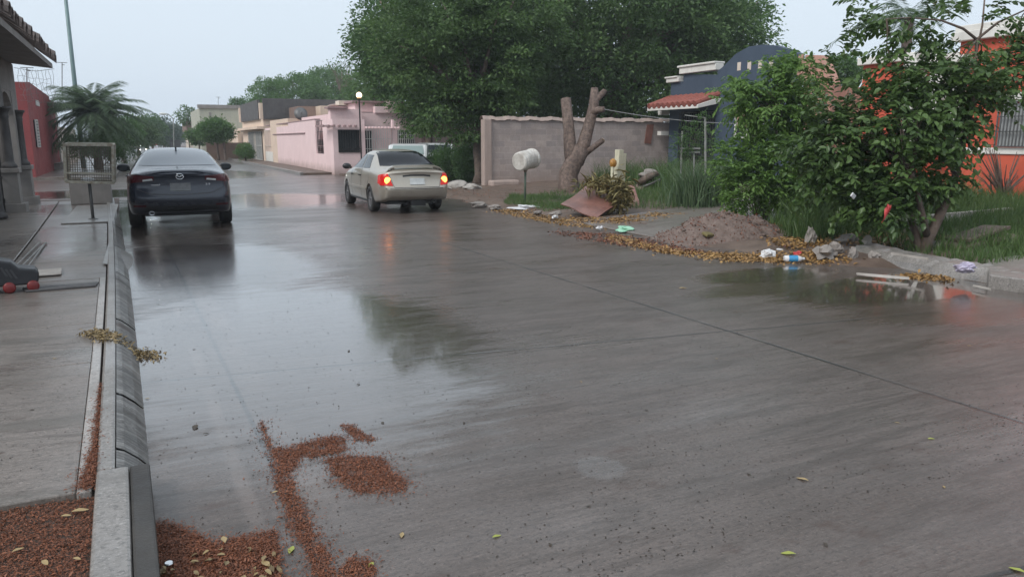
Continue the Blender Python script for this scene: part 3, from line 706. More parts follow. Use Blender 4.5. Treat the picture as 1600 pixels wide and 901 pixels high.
# garbage basket: mesh box on a post beside the kerb
b = gnd(145, 346, .1); dB = dep(b)
def PB(u, v, k=0): return at_y(u, v, b.y+k)
T = thing('refuse_basket', 'pale framed wire mesh refuse basket on a single post beside the parked dark car', 'refuse basket', b)
q = [PB(100, 226), PB(176, 227), PB(177, 286), PB(103, 284)]; qb = [p+Vector((.02, .42, .02)) for p in q]
w = MB()
for L4 in (q, qb):
    for i in range(4): w.beam(L4[i], L4[(i+1) % 4], .05)
for i in range(4): w.beam(q[i], qb[i], .035)
w.beam(q[0].lerp(q[3], .76), q[1].lerp(q[2], .76), .035)
w.build('frame', M['framemetal'], T, bevel=.004)
w = MB()
def meshpanel(a, b_, c, d, nx, ny, t=.006):
    for i in range(nx+1): w.beam(a.lerp(b_, i/nx), d.lerp(c, i/nx), t)
    for j in range(ny+1): w.beam(a.lerp(d, j/ny), b_.lerp(c, j/ny), t)
meshpanel(q[0], q[1], q[2], q[3], 20, 15); meshpanel(qb[0], qb[1], qb[2], qb[3], 20, 15); meshpanel(q[3], q[2], qb[2], qb[3], 20, 8)
meshpanel(q[0], q[3], qb[3], qb[0], 26, 12); meshpanel(q[1], q[2], qb[2], qb[1], 26, 12)
w.build('wire_mesh', M['mesh'], T)
w = MB(); bb = b+Vector((0, .2, 0)); w.tube([b+Vector((0, .2, -.02)), Vector((bb.x, bb.y, q[3].z))], .03, 10); w.lathe([(0, .0), (.10, .0), (.09, .03), (.035, .05)], 12, Matrix.Translation(bb)); w.build('post', M['polegrey'], T, smooth=True)
w = MB(); blob(w, PB(137, 281, .15), (.12, .1, .05), 5); tag(w.build('crumpled_bag', M['plastic_white'], smooth=True), 'crumpled pale plastic lying on the bottom of the wire basket', 'plastic bag')
a = gnd(113, 318, .1); c = gnd(177, 318, .1); wd = c.x-a.x
w = MB(); w.box(a.x, a.x+wd*.98, a.y-.4, a.y+.1, .1, at_y(145, 276, a.y-.4).z)
tag(w.build('concrete_box', M['greywall'], bevel=.015), 'square grey concrete block standing on the pavement behind the wire basket', 'block')
w = MB(); a = gnd(95, 351, .1); c = gnd(176, 351, .1); w.box(a.x, c.x, a.y, a.y+4.4, .102, .125); tag(w.build('paving_plate', M['kerb'], bevel=.006), kind='structure')

# toy car and drain plate on the near pavement
tc_ = gnd(10, 455, .12)
T = thing('toy_car', 'black ride-on toy car with red wheels at the left edge of the pavement', 'toy car', tc_, R(8))
w = MB(); prof = [(-.5, .07), (.245, .07), (.29, .10), (.30, .19), (.27, .225), (.13, .25), (.07, .315), (-.03, .34), (-.5, .345)]
w.prism([(x, -.14, z) for x, z in prof], (0, .30, 0)); w.build('body', M['toyblack'], T, bevel=.02, world=False)
w = MB(); 
for x, z in ((.04, .2), (-.0, .22), (.08, .19)): w.obox((x, -.146, z), (.018, .012, .1), (0, R(-25), 0))
w.obox((-.2, -.145, .27), (.3, .01, .09)); w.build('side_window', M['toygrey'], T, world=False)
for x in (.03, .235):
    for y in (-.12, .13):
        w = MB(); w.lathe([(0, -.025), (.045, -.025), (.056, -.01), (.056, .02), (.04, .03), (0, .03)], 16, Matrix.Translation((x, y*.92-(.0 if y > 0 else .02), .056))@Matrix.Rotation(R(90), 4, 'X')); w.build('wheel', M['toyred'], T, smooth=True, world=False)
w = MB(); a = gnd(40, 457, .12); c = gnd(150, 448, .12)
w.prism([a, c, c+Vector((.02, .22, 0)), a+Vector((-.05, .2, 0))], (0, 0, .02)); 
tag(w.build('dark_plank', M['greydark'], bevel=.006), 'flat dark wet plank lying across the pavement gap beside the toy car', 'plank')
w = MB()
for (u0, v0), (u1, v1) in (((20, 420), (62, 378)), ((28, 422), (70, 380)), ((38, 424), (72, 378)), ((62, 378), (74, 380)), ((20, 420), (38, 424))): w.beam(gnd(u0, v0, .125), gnd(u1, v1, .125), .014)
tag(w.build('metal_rack', M['wire']), 'thin metal rod rack lying flat on the wet pavement', 'rack')
w = MB(); a = gnd(48, 430, .112); w.obox(a+Vector((.12, .1, .008)), (.36, .45, .014), (0, 0, R(4)))
tag(w.build('meter_cover', M['palestone'], bevel=.004), 'small square pale meter cover set in the pavement', 'cover')

# street pole, palm, hedges, left trees
b = at_y(131, 262, 50); top = at_y(117, 0, 50); T = thing('street_pole', 'tall tapering grey green street lamp pole rising behind the palm', 'street lamp', (b.x, 50, 0))
w = MB(); w.tube([(b.x, 50, 0), (b.x, 50, 5), (b.x, 50, 12.4)], [.14, .115, .075], 12); w.build('pole', M['pole'], T, smooth=True)
w = MB(); w.tube([(b.x, 50, 12.2), (b.x+.8, 50, 12.9), (b.x+2.2, 50, 13.1)], .05, 8); ar = w.build('arm', M['pole'], T, smooth=True)
w = MB(); blob(w, (b.x+2.6, 50, 13.08), (.45, .16, .1), 2, .05); w.build('lamp_head', M['polegrey'], T, smooth=True)
w = MB(); w.box(b.x+.02, b.x+.05, 49.8, 49.85, 6.5, 6.62); 
antenna(97, 98, 160, 52, 'thin roof antenna mast with small crossbar above the cream house')
antenna(42, 106, 140, 40, 'thin antenna mast standing on the red house just under the tiled eave')
antenna(341, 152, 172, 85, 'tiny rooftop antenna on the grey green building down the street')
pb = at_d(146, 178, 40)
T = thing('palm_tree', 'feathery palm with arching fronds growing beside the left pavement past the crossing', 'palm', (pb.x, pb.y, 0))
w = MB(); w.tube([(pb.x, pb.y, 0), (pb.x+.05, pb.y, 1.2), (pb.x, pb.y, pb.z)], [.2, .16, .13], 12, .2); w.build('trunk', M['bark'], T, smooth=True)
for i in range(84):
    a = i*2.399; el = random.uniform(-.2, 1.45); ln = random.uniform(1.9, 2.9); K = 16
    d = Vector((math.cos(a)*math.cos(el), math.sin(a)*math.cos(el), math.sin(el)))
    hh_ = Vector((math.cos(a), math.sin(a), 0)); pts = [Vector((pb.x, pb.y, pb.z))+hh_*ln*(math.cos(el)*t+.5*math.sin(max(el, 0))*t*t)+Vector((0, 0, ln*(math.sin(el)*t-(.35+.45*math.cos(el))*t*t*.9))) for t in [k/K for k in range(K+1)]]
    P = []; D = []
    for k in range(2, K*5):
        t = k/(K*5)*K; j = int(t); p = pts[j].lerp(pts[min(j+1, K)], t-j); tg = (pts[min(j+1, K)]-pts[max(j-1, 0)]).normalized(); sd = tg.cross(Vector((0, 0, 1))).normalized()
        for sgn in (-1, 1): P.append(p); D.append((sd*sgn+tg*.7-Vector((0, 0, .55))).normalized())
    leaves('frond', np.array([list(p) for p in P]), M['lf_palm'], T, np.array([list(p) for p in D])*4, .50, .05, None, jit=.15, up=.4, fold=.02)
def hedge(name, label, ells, n, r, per, size, mat, base, group=None, cat='shrub', stems=5, h=.5):
    t = thing(name, label, cat, base, 0, group)
    cc, P, D, v = clumps(ells, n, r, per, .3, .9); P[:, 2] = np.maximum(P[:, 2], .05)
    leaves('foliage', P, M[mat], t, D, size, .55, v)
    w = MB()
    for i in range(stems):
        e = Vector(cc[rng.integers(len(cc))]); s0 = Vector(base)+Vector((random.uniform(-.15, .15), random.uniform(-.15, .15), 0)); w.tube([s0, s0.lerp(e, .5)+Vector((0, 0, .1)), e], [.03, .02, .008], 6)
    w.build('stem', M['bark'], t, smooth=True)
    return t
p = gnd(150, 262); hedge('hedge_shrub', 'rounded green hedge shrub at the foot of the palm', [E(130, 228, 26, 16, 39), E(165, 226, 28, 18, 40), E(185, 234, 22, 16, 42)], 190, .28, 60, .09, 'lf_mid', (at_d(150, 240, 40).x, at_d(150, 240, 40).y, 0))
lt = [((188, 200, 26, 22), 55, 'lf_mid', 'bushy street tree just right of the palm'), ((214, 204, 22, 18), 75, 'lf_dark', 'second dark tree of the left row, behind the palm'),
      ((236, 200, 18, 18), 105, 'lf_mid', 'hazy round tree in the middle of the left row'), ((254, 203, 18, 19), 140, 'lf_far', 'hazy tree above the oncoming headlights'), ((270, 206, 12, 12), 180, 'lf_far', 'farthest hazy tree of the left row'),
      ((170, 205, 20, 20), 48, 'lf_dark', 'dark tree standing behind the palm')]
for (u, v, ru, rv), d, mt, lb in lt:
    c = at_d(u, v, d); e2 = E(u+ru*.4, v+6, ru*.8, rv*.8, d+3)
    tree('street_tree', lb, 'tree', (c.x, c.y, 0), (c.x, c.y, max(1.2, c.z-rv/F*d)), [E(u, v, ru, rv, d), e2, E(u-ru*.4, v+4, ru*.7, rv*.8, d+1)], 130, .5*d/60, 45, .16*d/60+.04, mt, .16, 'trees in a row along the left pavement')

# ------------------------------------------------------------------ far end of the street
def facade(name, x0, x1, y0, y1, z1, mat, T, z0=0):
    w = MB(); w.box(x0, x1, y0, y1, z0, z1); return w.build(name, mat, T)
# street lamp far away
b = at_y(271, 232, 95); T = thing('street_lamp', 'thin curved arm street lamp far down the street above the trees', 'street lamp', (b.x, 95, 0))
w = MB(); t1 = at_y(271, 186, 95); w.tube([(b.x, 95, 0), t1], .055, 6); w.build('pole', M['pipe'], T)
w = MB(); t2 = at_y(255, 178, 95); w.tube([t1, t1.lerp(t2, .5)+Vector((0, 0, .25)), t2], .06, 6); w.build('arm', M['pipe'], T)
w = MB(); blob(w, t2, (.45, .2, .14), 1, .05, 6); w.build('lamp_head', M['whitemetal'], T, smooth=True)
# grey green building, brown house, white house
a = at_x(365, 220, 11.5); 
Y = 84; p0, p1 = at_y(311, 169, Y), at_y(366, 169, Y)
T = thing('greygreen_building', 'tall plain grey green building down the street on the right', 'building', (p0.x, Y, 0))
facade('wall', p0.x, p1.x+3, Y, Y+14, p0.z, M['greygreen'], T)
w = MB(); w.box(p0.x-.15, p1.x+3.1, Y-.15, Y+.15, p0.z, p0.z+.35); w.build('roof_edge', M['greywall'], T)
w = MB(); w.box(p0.x+.9, p0.x+1.1, Y-.05, Y, 0, p0.z-.4); w.box(p0.x, p1.x+3, Y-.04, Y, p0.z-2.3, p0.z-2.1); w.build('wall_moulding', M['greywall'], T)
Y = 105; p0, p1 = at_y(288, 190, Y), at_y(312, 190, Y)
T = thing('brown_roof_house', 'small white house with a brown upper storey far down the street', 'house', (p0.x, Y, 0))
facade('wall', p0.x+.5, p1.x+1, Y, Y+10, at_y(290, 206, Y).z, M['cream'], T); facade('upper_storey', p0.x+.2, p1.x+1, Y-.1, Y+10, p0.z, M['brownwall'], T, at_y(290, 206, Y).z+.01)
w = MB(); q0 = at_y(266, 219, 120); q1 = at_y(282, 226, 120); w.box(q0.x, q1.x, 120, 122, 0, q0.z); tag(w.build('dark_wall', M['darkparapet']), 'low dark wall across the far end of the street', 'wall')
Y = 70; p0, p1 = at_y(322, 223, Y), at_y(362, 223, Y)
w = MB(); w.box(p0.x, p1.x+1.5, Y, Y+.2, 0, p0.z); tag(w.build('brown_wall', M['brownwall']), 'low red brown wall behind the clipped round tree', 'wall')
# small far trees, clipped tree
def qt(u, v, ru, rv, d, mat, lb, cat='tree', n=70, group=None, size=None, name='tree', per=40, r0=.1, asp=.5):
    c = at_d(u, v, d)
    return tree(name, lb, cat, (c.x, c.y, 0), (c.x, c.y, max(.8, c.z-rv/F*d*.8)), [E(u, v, ru, rv, d)], n, .42*d/60, per, size or .15*d/60+.03, mat, r0, group, nl=7, asp=asp)
qt(292, 180, 12, 13, 95, 'lf_mid', 'open spiky tree rising behind the brown roofed far house', n=40, per=30)
qt(310, 213, 14, 10, 72, 'lf_mid', 'leafy green shrub beside the brown wall down the street', 'shrub', 60)
T = qt(338, 203, 24, 15, 62, 'lf_light', 'clipped round topped tree with two slim pale trunks', n=190, r0=.09, name='clipped_tree')
c = at_d(343, 203, 62); w = MB(); w.tube([(c.x+.3, c.y, 0), (c.x+.25, c.y, c.z-.3)], .1, 8); w.build('second_trunk', M['barkpale'], T)
c = at_d(383, 240, 57); hedge('ball_shrub', 'small clipped ball shaped shrub on the far right pavement', [E(383, 237, 13, 11, 57)], 90, .22, 50, .09, 'lf_light', (c.x, c.y, 0))
# cars far down the street: lit headlamps, red, white
def far_car(u, vb, d, mat, lb, lit=False, sc=1, rz=0, group=None):
    p = at_d(u, vb, d); T = thing('distant_car', lb, 'car', (p.x, p.y, 0), rz)
    w = MB(); w.prism([(-.85, y, z) for y, z in ((0, .35), (0, .8), (.1, .9), (.9, .98), (1.7, 1.42), (3.2, 1.42), (3.9, .98), (4.3, .9), (4.35, .35))], (1.7, 0, 0)); w.build('body', mat, T, bevel=.08, world=False)
    w = MB(); w.add([(-.7, .98, 1.03), (.7, .98, 1.03), (.62, 1.6, 1.36), (-.62, 1.6, 1.36)], [(0,1,2,3)]); w.build('windscreen', M['glass'], T, world=False)
    for x in (-.6, .6):
        w = MB(); blob(w, (x, .0, .72), (.26, .07, .2), 1, .02, 6); w.build('headlight', M['head'] if lit else M['plate'], T, smooth=True, world=False)
    for x in (-.8, .8):
        for y in (.8, 3.4):
            w = MB(); w.lathe([(0, -.1), (.3, -.1), (.3, .1), (0, .1)], 12, Matrix.Translation((x, y, .3))@Matrix.Rotation(R(90), 4, 'Y')); w.build('wheel', M['rubber'], T, world=False)
far_car(223, 230, 140, M['navy'], 'oncoming car far down the street with bright headlights', True)
far_car(243, 226, 190, M['redcar'], 'small red car far down the street behind the oncoming headlights')
far_car(257, 226, 185, M['whitecar'], 'small white car far down the street right of the red one')
far_car(206, 230, 110, M['silver'], 'pale car parked on the left side far down the street beyond the palm')

# ------------------------------------------------------------------ beige house and pink house
PX0 = at_y(523, 273, 36.55).x
def side_y(u):                                     # where the pink side wall line passes image column u
    r = ray(u, 235); k = r[0]/r[1]; return (PX0-.02*36.55)/(k-.02)
xb = PX0+.02*(side_y(416)-36.55)
ya, yb = at_x(414, 230, xb).y, at_x(381, 230, xb).y
T = thing('beige_house', 'beige flat roofed house with dark balcony parapets behind the pink wall', 'house', (xb, ya, 0))
zt = at_x(400, 188, xb).z
w = MB(); w.box(xb, xb+12, ya, yb, 0, zt); w.box(xb+4, xb+16, ya-2, yb, zt, zt+1.0); w.build('wall', M['beige'], T)
w = MB(); w.box(xb-.5, xb+.02, ya, yb+.2, zt-.75, zt-.55); w.box(xb-.25, xb+.25, ya-.1, ya+.3, zt+.01, zt+1.2);  w.box(xb-.25, xb+.25, yb-.3, yb+.1, zt+.01, zt+1.3); w.build('cornice', M['beige'], T)
w = MB(); w.box(xb-.2, xb, ya+1.2, yb-1, zt+.01, zt+1.5); w.box(xb, xb+12, ya-.2, ya, zt+.01, zt+1.55); w.build('balcony_parapet', M['darkparapet'], T)
w = MB(); 
for y0 in (ya+1, ya+5.5): w.box(xb-.06, xb, y0, y0+3.4, .1, 2.3)
w.build('gate', M['dkmetal'], T)
grille('gate_bars', M['whitemetal'], T, (xb-.1, ya+1, 0), (xb-.1, ya+8.8, 0), .1, 2.3, 22, 2, .03)
w = MB(); w.box(xb-.4, xb-.1, yb+.6, yb+4, 0, 2.6); w.box(xb-.4, xb+3, yb+4, yb+9, 0, 2.4); tag(w.build('garden_wall', M['beige']), 'beige garden wall beyond the beige house with dark gate', 'wall')
# pink corner house
Yf = 36.55; C = at_y(523, 273, Yf); xs, = (C.x,); zt = at_y(523, 186, Yf).z
yl = side_y(416)
T = thing('pink_house', 'pale pink corner house with high side wall, barred windows and stepped parapet', 'house', (xs, Yf, 0))
def sx(y): return xs+.02*(y-Yf)
def pq(w, y0, y1, z0, z1, t=.22):
    w.add([(sx(y0), y0, z0), (sx(y1), y1, z0), (sx(y1)+t, y1, z0), (sx(y0)+t, y0, z0), (sx(y0), y0, z1), (sx(y1), y1, z1), (sx(y1)+t, y1, z1), (sx(y0)+t, y0, z1)],
        [(0,3,2,1),(4,5,6,7),(0,1,5,4),(1,2,6,5),(2,3,7,6),(3,0,4,7)])
s0, s1 = side_y(506), side_y(494); sz = at_x(500, 238, xs).z
w = MB(); pq(w, Yf+.25, s0, 0, zt); pq(w, s0, s1, 0, .95); pq(w, s1, s1+9, 0, zt+.05); pq(w, s1+9, yl, 0, zt-.1); w.build('side_wall', M['pink'], T)
w = MB(); pq(w, s1, yl, zt+.06, zt+.12, .3); pq(w, s1+3, s1+16, zt-.62, zt-.56, -.06); w.build('wall_coping', M['pinkdark'], T)
grille('slot_railing', M['iron'], T, (sx(s0)+.1, s0, 0), (sx(s1)+.1, s1, 0), .97, zt, 5, 3, .03, True)
def fx(u, v=230): return at_y(u, v, Yf).x
wx0, wx1 = fx(529), fx(563); wz0, wz1 = at_y(540, 238, Yf).z, at_y(540, 203, Yf).z
gx0 = fx(571); gx1 = fx(588)
w = MB(); w.box(xs, wx0, Yf, Yf+.22, 0, zt); w.box(wx0, wx1, Yf, Yf+.22, 0, wz0); w.box(wx0, wx1, Yf, Yf+.22, wz1, zt); w.box(wx1, gx0, Yf, Yf+.22, 0, zt)
w.box(gx0, fx(614), Yf, Yf+.2, 0, .75); w.box(fx(614), fx(617), Yf, Yf+.22, 0, zt); w.build('front_wall', M['pink'], T)
w = MB(); w.box(wx0, wx1, Yf+.1, Yf+.13, wz0, wz1); f = w.build('window', M['pane'], T)
grille('window_grille', M['iron'], f, (wx0, Yf-.03, 0), (wx1, Yf-.03, 0), wz0, wz1, 9, 2, .022, True)
w = MB()
for i in range(7): w.beam((wx1-.9+i*.26-.9, Yf+1.3, zt-.32), (wx1-.9+i*.26-.9, Yf-.35, zt-.32), .09, .07)
w.build('pergola_beam', M['pinkdark'], T)
w = MB()
for i in range(11): w.beam((gx0+.05+i*.145*1.1, Yf+1.3, zt-.38), (gx0+.05+i*.145*1.1, Yf-.3, zt-.38), .09, .06)
w.build('porch_beam', M['pink'], T)
grille('porch_railing', M['whitemetal'], T, (gx0, Yf+.05, 0), (fx(614), Yf+.05, 0), .75, zt-.45, 12, 3, .02)
# recessed porch wall with dark door, main block
xm = sx(Yf)+.9; hi = at_y(600, 172, Yf+2.6).z
w = MB(); w.box(xm+.2, fx(700)+3, Yf+2.6, Yf+14, 0, hi-.15); w.box(fx(596, 180)+.4, fx(611)+.6, Yf+2.45, Yf+2.9, hi-.15, hi+.18); w.box(fx(611)+.6, fx(640)+.4, Yf+2.4, Yf+2.9, hi-.15, hi+.5)
w.build('main_wall', M['pink'], T)
w = MB(); w.box(xs+.35, fx(583), Yf+1.9, Yf+2.4, zt+.02, zt+.55); w.box(xs+1.9, xs+4.4, Yf+3, Yf+8, hi-.1, hi+.35); w.build('parapet', M['pink'], T)
w = MB(); w.box(xs+.2, fx(560), Yf+1.7, Yf+2.5, zt+.56, zt+.64); w.box(xs+1.7, xs+4.6, Yf+2.8, Yf+8.2, hi+.36, hi+.46); w.build('parapet_coping', M['pinkdark'], T)
w = MB(); w.box(gx0+.1, gx0+1.0, Yf+2.52, Yf+2.6, 0, 2.1); d_ = w.build('door', M['pane'], T); grille('door_grille', M['iron'], d_, (gx0+.1, Yf+2.45, 0), (gx0+1.0, Yf+2.45, 0), .05, 2.1, 6, 6, .03)
v0, v1 = fx(631)+.5, fx(654)+.6
w = MB(); w.box(v0, v1, Yf+2.5, Yf+2.58, 1.0, 2.15); f = w.build('window', M['pane'], T); grille('window_grille', M['whitemetal'], f, (v0, Yf+2.42, 0), (v1, Yf+2.42, 0), 1.0, 2.15, 8, 5, .03)
w = MB(); w.box(fx(662)+.8, fx(673)+.9, Yf+2.3, Yf+2.6, 0, hi); w.build('corner_pillar', M['pinkdark'], T)
gy = side_y(429); w = MB(); w.box(sx(yl)-.02, sx(yl)+.1, gy, yl-.2, .1, 2.35); w.build('street_gate', M['pink'], T)
grille('gate_bars', M['cream'], T, (sx(yl)-.08, gy, 0), (sx(yl)-.08, yl-.2, 0), .1, 2.35, 14, 2, .05)
w = MB(); w.box(sx(yl)-.16, sx(yl)-.09, gy+.5, yl-.8, .1, .8); w.build('gate_panel', M['white'], T)
# roof things of the pink house
p = at_y(541, 158, Yf+5); T2 = thing('chimney', 'cream stepped chimney cap on the roof of the pink house', 'chimney', (p.x, Yf+5, 0))
w = MB(); w.box(p.x-.9, p.x+.9, Yf+4.4, Yf+5.6, hi+.3, p.z-.25); w.box(p.x-.5, p.x+.5, Yf+4.6, Yf+5.4, p.z-.25, p.z); w.build('masonry', M['cream'], T2, bevel=.03)
p = at_y(470, 178, 50); T2 = thing('satellite_dish', 'white round satellite dish on the roofs behind the pink wall', 'satellite dish', (p.x, 50, 0))
w = MB(); w.lathe([(0, .08), (.2, .06), (.4, .0), (.42, .02), (.2, .08), (0, .10)], 20, Matrix.Translation(p)@Matrix.Rotation(R(75), 4, 'X')); w.build('dish', M['polegrey'], T2, smooth=True)
w = MB(); w.tube([(p.x, 50.1, 1), p], .04, 6); w.beam(p, p+Vector((0, -.5, .1)), .03); w.build('mast', M['polegrey'], T2)
T = thing('roof_block', 'low pinkish flat roof room rising behind the pink wall next to the beige house', 'house', at_y(450, 200, 47))
p0, p1 = at_y(452, 182, 50), at_y(500, 182, 50); w = MB(); w.box(p0.x, p1.x+3, 50.6, 58, 0, p0.z-.1); w.build('wall', M['beige'], T)
w = MB(); p0, p1 = at_y(474, 164, 56), at_y(503, 164, 56); w.box(p0.x, p1.x, 58.2, 62, 0, p0.z); w.build('dark_parapet', M['brownwall'], T)
# globe street lamp
p = at_y(561, 149, 35.6); T = thing('globe_lamp', 'lit round globe lamp on a thin black post in front of the pink house', 'street lamp', (p.x, 35.6, 0))
w = MB(); w.tube([(p.x, 35.6, 0), (p.x, 35.6, p.z-.15)], .035, 8); w.lathe([(0, 0), (.1, 0), (.1, .05), (.05, .3), (0, .3)], 10, Matrix.Translation((p.x, 35.6, .1))); w.build('post', M['iron'], T)
w = MB(); w.lathe([(0, -.17), (.09, -.17), (.11, -.1), (.06, -.09), (0, -.09)], 12, Matrix.Translation(p)); w.build('collar', M['orangecap'], T)
w = MB(); blob(w, p, (.13, .13, .14), 1, 0, 10); w.build('lamp_globe', M['globe'], T, smooth=True)
# pale car in the side street
def small_car(u, v, Y, mat, glass, lb, rz):
    p = at_y(u, v, Y); T = thing('parked_car', lb, 'car', (p.x, Y, 0), rz)
    w = MB(); w.prism([(-.83, y, z) for y, z in ((-2.1, .3), (-2.15, .6), (-2.05, .95), (-1.3, 1.02), (-.7, 1.45), (.5, 1.5), (1.2, 1.05), (2.1, .9), (2.2, .6), (2.15, .3))], (1.66, 0, 0)); w.build('body', mat, T, bevel=.1, world=False)
    w = MB(); w.add([(-.68, -1.29, 1.08), (.68, -1.29, 1.08), (.62, -.77, 1.42), (-.62, -.77, 1.42)], [(0,1,2,3)]); w.build('rear_window', glass, T, world=False)
    for s_ in (-1, 1):
        w = MB(); w.add([(.835*s_, -1.1, 1.05), (.835*s_, 1.05, 1.08), (.835*s_, .45, 1.43), (.835*s_, -.65, 1.4)], [(0,1,2,3)]); w.build('side_window', glass, T, world=False)
    for x in (-.78, .78):
        for y in (-1.3, 1.35):
            w = MB(); w.lathe([(0, -.1), (.2, -.1), (.3, -.08), (.3, .1), (0, .1)], 16, Matrix.Translation((x, y, .3))@Matrix.Rotation(R(90), 4, 'Y')); w.build('wheel', M['rubber'], T, world=False)
small_car(640, 255, 31.8, M['whitecar'], M['glassgreen'], 'pale parked car behind the champagne car in front of the pink house', R(-22))
small_car(680, 262, 36.0, M['plate'], M['glass'], 'grey white parked car half hidden by the hedge in the side street', R(-12))
# far pale house seen between the trunks of the side street
T = thing('side_street_house', 'pale house with white railings seen between the trees of the side street', 'house', (20, 46, 0))
w = MB(); w.box(18.5, 34, 47, 55, 0, 3.2); w.build('wall', M['pink'], T); grille('railing', M['whitemetal'], T, (16.5, 45.5, 0), (30, 45.5, 0), .1, 2.0, 60, 2, .06)

# ------------------------------------------------------------------ trees on the right
base = gnd(748, 290); d = dep(base)
tree('shade_tree', 'dark layered shade tree at the end of the grey block wall', 'tree', base, at_d(745, 185, d),
     [E(700, 110, 90, 90, d), E(760, 95, 80, 80, d), E(690, 40, 110, 60, d), E(780, 20, 100, 60, d+1), E(735, 155, 60, 35, d, .8), E(724, 190, 24, 24, d-.4, .8)], 400, .62, 130, .15, 'lf_dark', .19, nl=20, flat=.38)
b1 = (at_d(669, 240, 40).x, at_d(669, 240, 40).y, 0)
tree('leafy_tree', 'leafy tree with a thick straight trunk left in the side street, nearer the pink house', 'tree', b1, at_d(669, 205, 40),
     [E(645, 115, 68, 70, 40), E(610, 80, 50, 50, 40), E(660, 150, 45, 32, 39), E(600, 40, 45, 60, 41), E(670, 70, 80, 80, 41), E(603, 118, 28, 30, 40)], 300, .95, 120, .19, 'lf_mid', .3, bark='barkpale')
b2 = (at_d(703, 240, 40).x, at_d(703, 240, 40).y, 0)
tree('leafy_tree', 'second side street tree with a darker trunk, between the pale car and the hedge', 'tree', b2, at_d(703, 205, 40),
     [E(720, 130, 60, 70, 41), E(705, 155, 45, 34, 39.5), E(740, 90, 80, 70, 42)], 170, .95, 120, .19, 'lf_mid', .26, bark='barkpale')
b3 = (at_d(958, 250, 34).x, at_d(958, 250, 34).y, 0)
tree('big_tree', 'huge dense dark tree spreading behind the grey block wall', 'tree', b3, at_d(960, 150, 34),
     [E(900, 90, 115, 70, 34), E(1010, 80, 120, 75, 34), E(950, 0, 150, 80, 34), E(860, 20, 100, 80, 35), E(1080, 40, 90, 90, 35), E(880, 140, 70, 35, 34), E(1030, 140, 70, 40, 33)], 440, .95, 160, .19, 'lf_dark', .45, nl=26, flat=.5)
b4 = (at_d(1130, 250, 38).x, at_d(1130, 250, 38).y, 0)
tree('light_tree', 'lighter green tree above the blue house, right of the dark tree', 'tree', b4, at_d(1125, 150, 38),
     [E(1120, 50, 75, 65, 38), E(1080, 95, 60, 60, 37), E(1150, 85, 45, 42, 38), E(1060, 20, 80, 60, 38), E(1170, 20, 25, 18, 38)], 210, .95, 125, .19, 'lf_mid', .3, nl=22)
b5 = (at_d(845, 240, 43).x, at_d(845, 240, 43).y, 0)
tree('back_tree', 'dark tree filling the gap between the wall end tree and the huge tree', 'tree', b5, at_d(845, 150, 43),
     [E(820, 60, 90, 120, 43), E(840, 150, 70, 50, 43), E(900, 160, 80, 40, 44), E(1000, 165, 90, 30, 44)], 330, .95, 80, .22, 'lf_dark', .3)
# bushes behind the pink and beige houses
for (u, v, ru, rv), d, mt, lb, n in (((455, 150, 58, 32), 85, 'lf_light', 'wide light green tree behind the beige house', 420), ((515, 140, 42, 32), 92, 'lf_light', 'light green tree behind the roof of the pink house', 330),
        ((585, 140, 40, 36), 70, 'lf_mid', 'green tree behind the globe lamp', 320), ((378, 185, 18, 30), 95, 'lf_mid', 'narrow tree left of the beige house', 110), ((555, 165, 40, 22), 78, 'lf_mid', 'low tree crown right behind the pink parapet', 120),
        ((420, 165, 30, 16), 84, 'lf_light', 'low light tree crown behind the dark parapets', 90)):
    qt(u, v, ru, rv, d, mt, lb, n=n, name='garden_tree', r0=.2)
c = at_d(540, 120, 80); T = thing('bare_tree', 'thin nearly leafless tree standing against the sky behind the pink house', 'tree', (c.x, c.y, 0))
w = MB(); w.tube([(c.x, c.y, 0), (c.x, c.y, 5)], [.2, .12], 7)
tips = []
for i in range(16):
    a = random.uniform(-1, 1); p1 = Vector((c.x, c.y, 4.2+random.random())); p2 = at_d(540+a*24, random.uniform(88, 135), 80); m = p1.lerp(p2, .5)+Vector((a*.2, 0, .2)); w.tube([p1, m, p2], [.06, .04, .012], 5); tips.append(p2)
    for k in range(3):
        p3 = p2+Vector((random.uniform(-.8, .8), random.uniform(-.5, .5), random.uniform(-.2, .9))); w.tube([m.lerp(p2, random.random()), p3], [.02, .008], 4); tips.append(p3)
w.build('trunk', M['barkpale'], T)
P = np.repeat(np.array([list(p) for p in tips]), 7, 0); P += rng.normal(size=P.shape)*.25; leaves('crown', P, M['lf_mid'], T, None, .22, .5)
# hedge at the side street corner
c = gnd(705, 284); hedge('corner_hedge', 'dense green hedge behind the champagne car at the side street corner', [E(705, 255, 40, 22, 32), E(735, 250, 25, 24, 30.5), E(680, 262, 22, 14, 32)], 260, .35, 70, .10, 'lf_mid', (c.x, c.y+4, 0))

